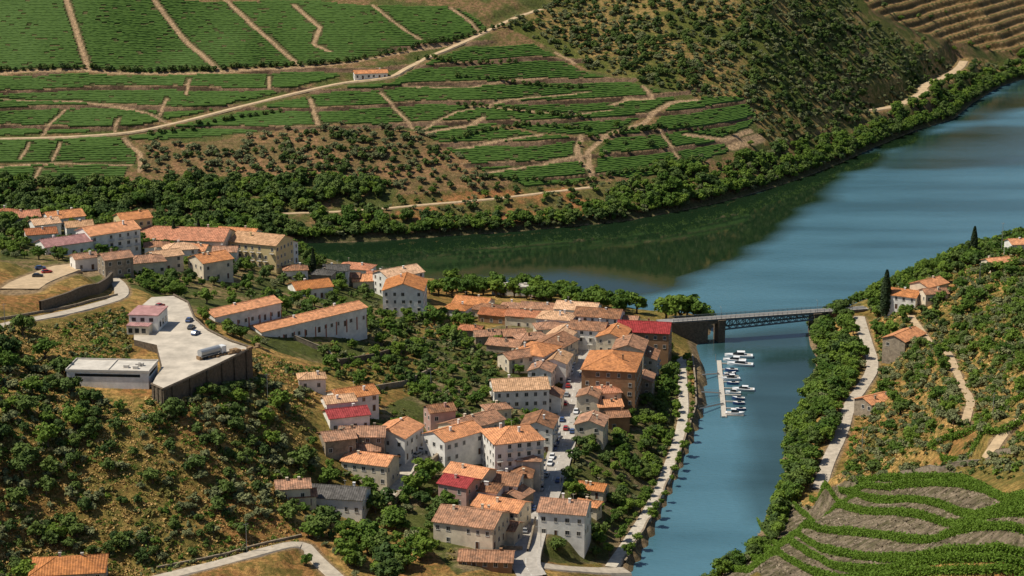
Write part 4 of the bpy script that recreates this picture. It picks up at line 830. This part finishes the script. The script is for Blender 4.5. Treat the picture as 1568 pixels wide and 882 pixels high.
tot+=scatter("spur_bushes",[(1030,850),(1100,820),(1200,770),(1270,738),(1280,748),(1215,778),(1110,835),(1040,870),(980,885)],.12,'bush',.7,1.8,mg=.5)
SB=[(1270,738),(1400,700),(1480,650),(1620,590),(1620,740),(1500,725),(1400,728),(1280,745)]
tot+=scatter("spur_trees",SB,.02,'olive',.6,1.2,mg=.5)
tot+=scatter("spur_bushes",SB,.15,'bush',.5,1.5,mg=.4,clump=15,thr=-.03)
print("trees",tot)
def single(name,data,u,v,s,sz=None):
    x,y=locate(u,v); o=bpy.data.objects.new(name,data); o.location=(x,y,float(lookup(Z,x,y))); o.scale=(s,s,sz or s); o.rotation_euler=(0,0,random.uniform(0,6)); S.collection.objects.link(o)
for u,v,s,sz in [(1355,487,1.9,1.45),(1490,396,1.5,1.05),(480,420,1,.8),(305,372,.9,.75),(267,374,.9,.75),(1483,398,.8,.5)]: single("cypress_tree",CYP.data,u,v,s,sz)
for i,(u,v,s) in enumerate([(1020,490,1.9),(1042,492,2.1),(1066,493,1.9),(1034,487,1.8),(1078,496,1.5),(975,480,1.6),(1052,487,1.9),(692,455,1.6),(740,452,1.5),(870,463,1.5),(665,500,1.5),(1030,300,1.9),(1012,306,1.6),(1046,304,1.7)]): single("large_riverside_tree",PR['mid'][i%4].data,u,v,s)
pm=[P for nm,P,*_ in RD if nm=="river_promenade"][0]
for i in range(2,len(pm)-2,2):
    for s in (-2.9,2.7):
        if random.random()<.2: continue
        o=bpy.data.objects.new("promenade_tree",random.choice(PR['mid']).data); q=offs(pm,s+random.uniform(-.5,.5))[i]; o.location=(q[0],q[1],pm[i,2]); k=random.uniform(.36,.72); o.scale=(k,k,k*1.1); o.rotation_euler=(0,0,random.uniform(0,6)); S.collection.objects.link(o)
# ---------------------------------------------------------------- near vine hedges
rows=[[(1285,754),(1330,748),(1400,742),(1460,746),(1530,761),(1600,777)],[(1310,742),(1400,730),(1500,742),(1600,766)],[(1215,778),(1300,785),(1420,795),(1568,800),(1640,805)],[(1160,802),(1230,812),(1300,818),(1420,832),(1568,832),(1640,832)],
 [(1100,828),(1170,838),(1250,848),(1330,856),(1420,860),(1568,860),(1640,858)],[(1035,852),(1085,862),(1150,875),(1240,886),(1400,892),(1600,892)],[(1420,690),(1480,668),(1540,625),(1600,590)],[(1440,705),(1500,690),(1560,650),(1620,615)],[(1240,768),(1330,768),(1430,772),(1560,784),(1640,792)],[(1100,842),(1170,856),(1250,866),(1400,874),(1568,876),(1640,876)]]
PP=[]
for ri,r_ in enumerate(rows):
    L=resample(smoothline(W(r_)),.25)
    for p in L:
        m_=32; c=np.array([p[0],p[1],float(hf(p[0],p[1]))]); wob=.25*math.sin(p[0]*.9)+.35*random.random()
        q=np.stack([rng.uniform(-.2,.2,m_),rng.normal(0,.7,m_),.15+(1.7+wob)*rng.rand(m_)**.7],1); PP.append(c+q)
PP=np.concatenate(PP); V1,F1=leafquads(PP,.4,5); npmesh("vine_hedges",V1,F1,[F_vine]); print("hedge quads",len(F1))
pl=Z_SPUR; n_=9000; x=rng.uniform(pl[:,0].min(),pl[:,0].max(),n_); y=rng.uniform(pl[:,1].min(),pl[:,1].max(),n_); k=inpoly(x,y,pl); x,y=x[k],y[k]
V1,F1=leafquads(np.stack([x,y,hf(x,y)+.15],1),.5,9); npmesh("loose_stones",V1,F1,[M['stonel']])
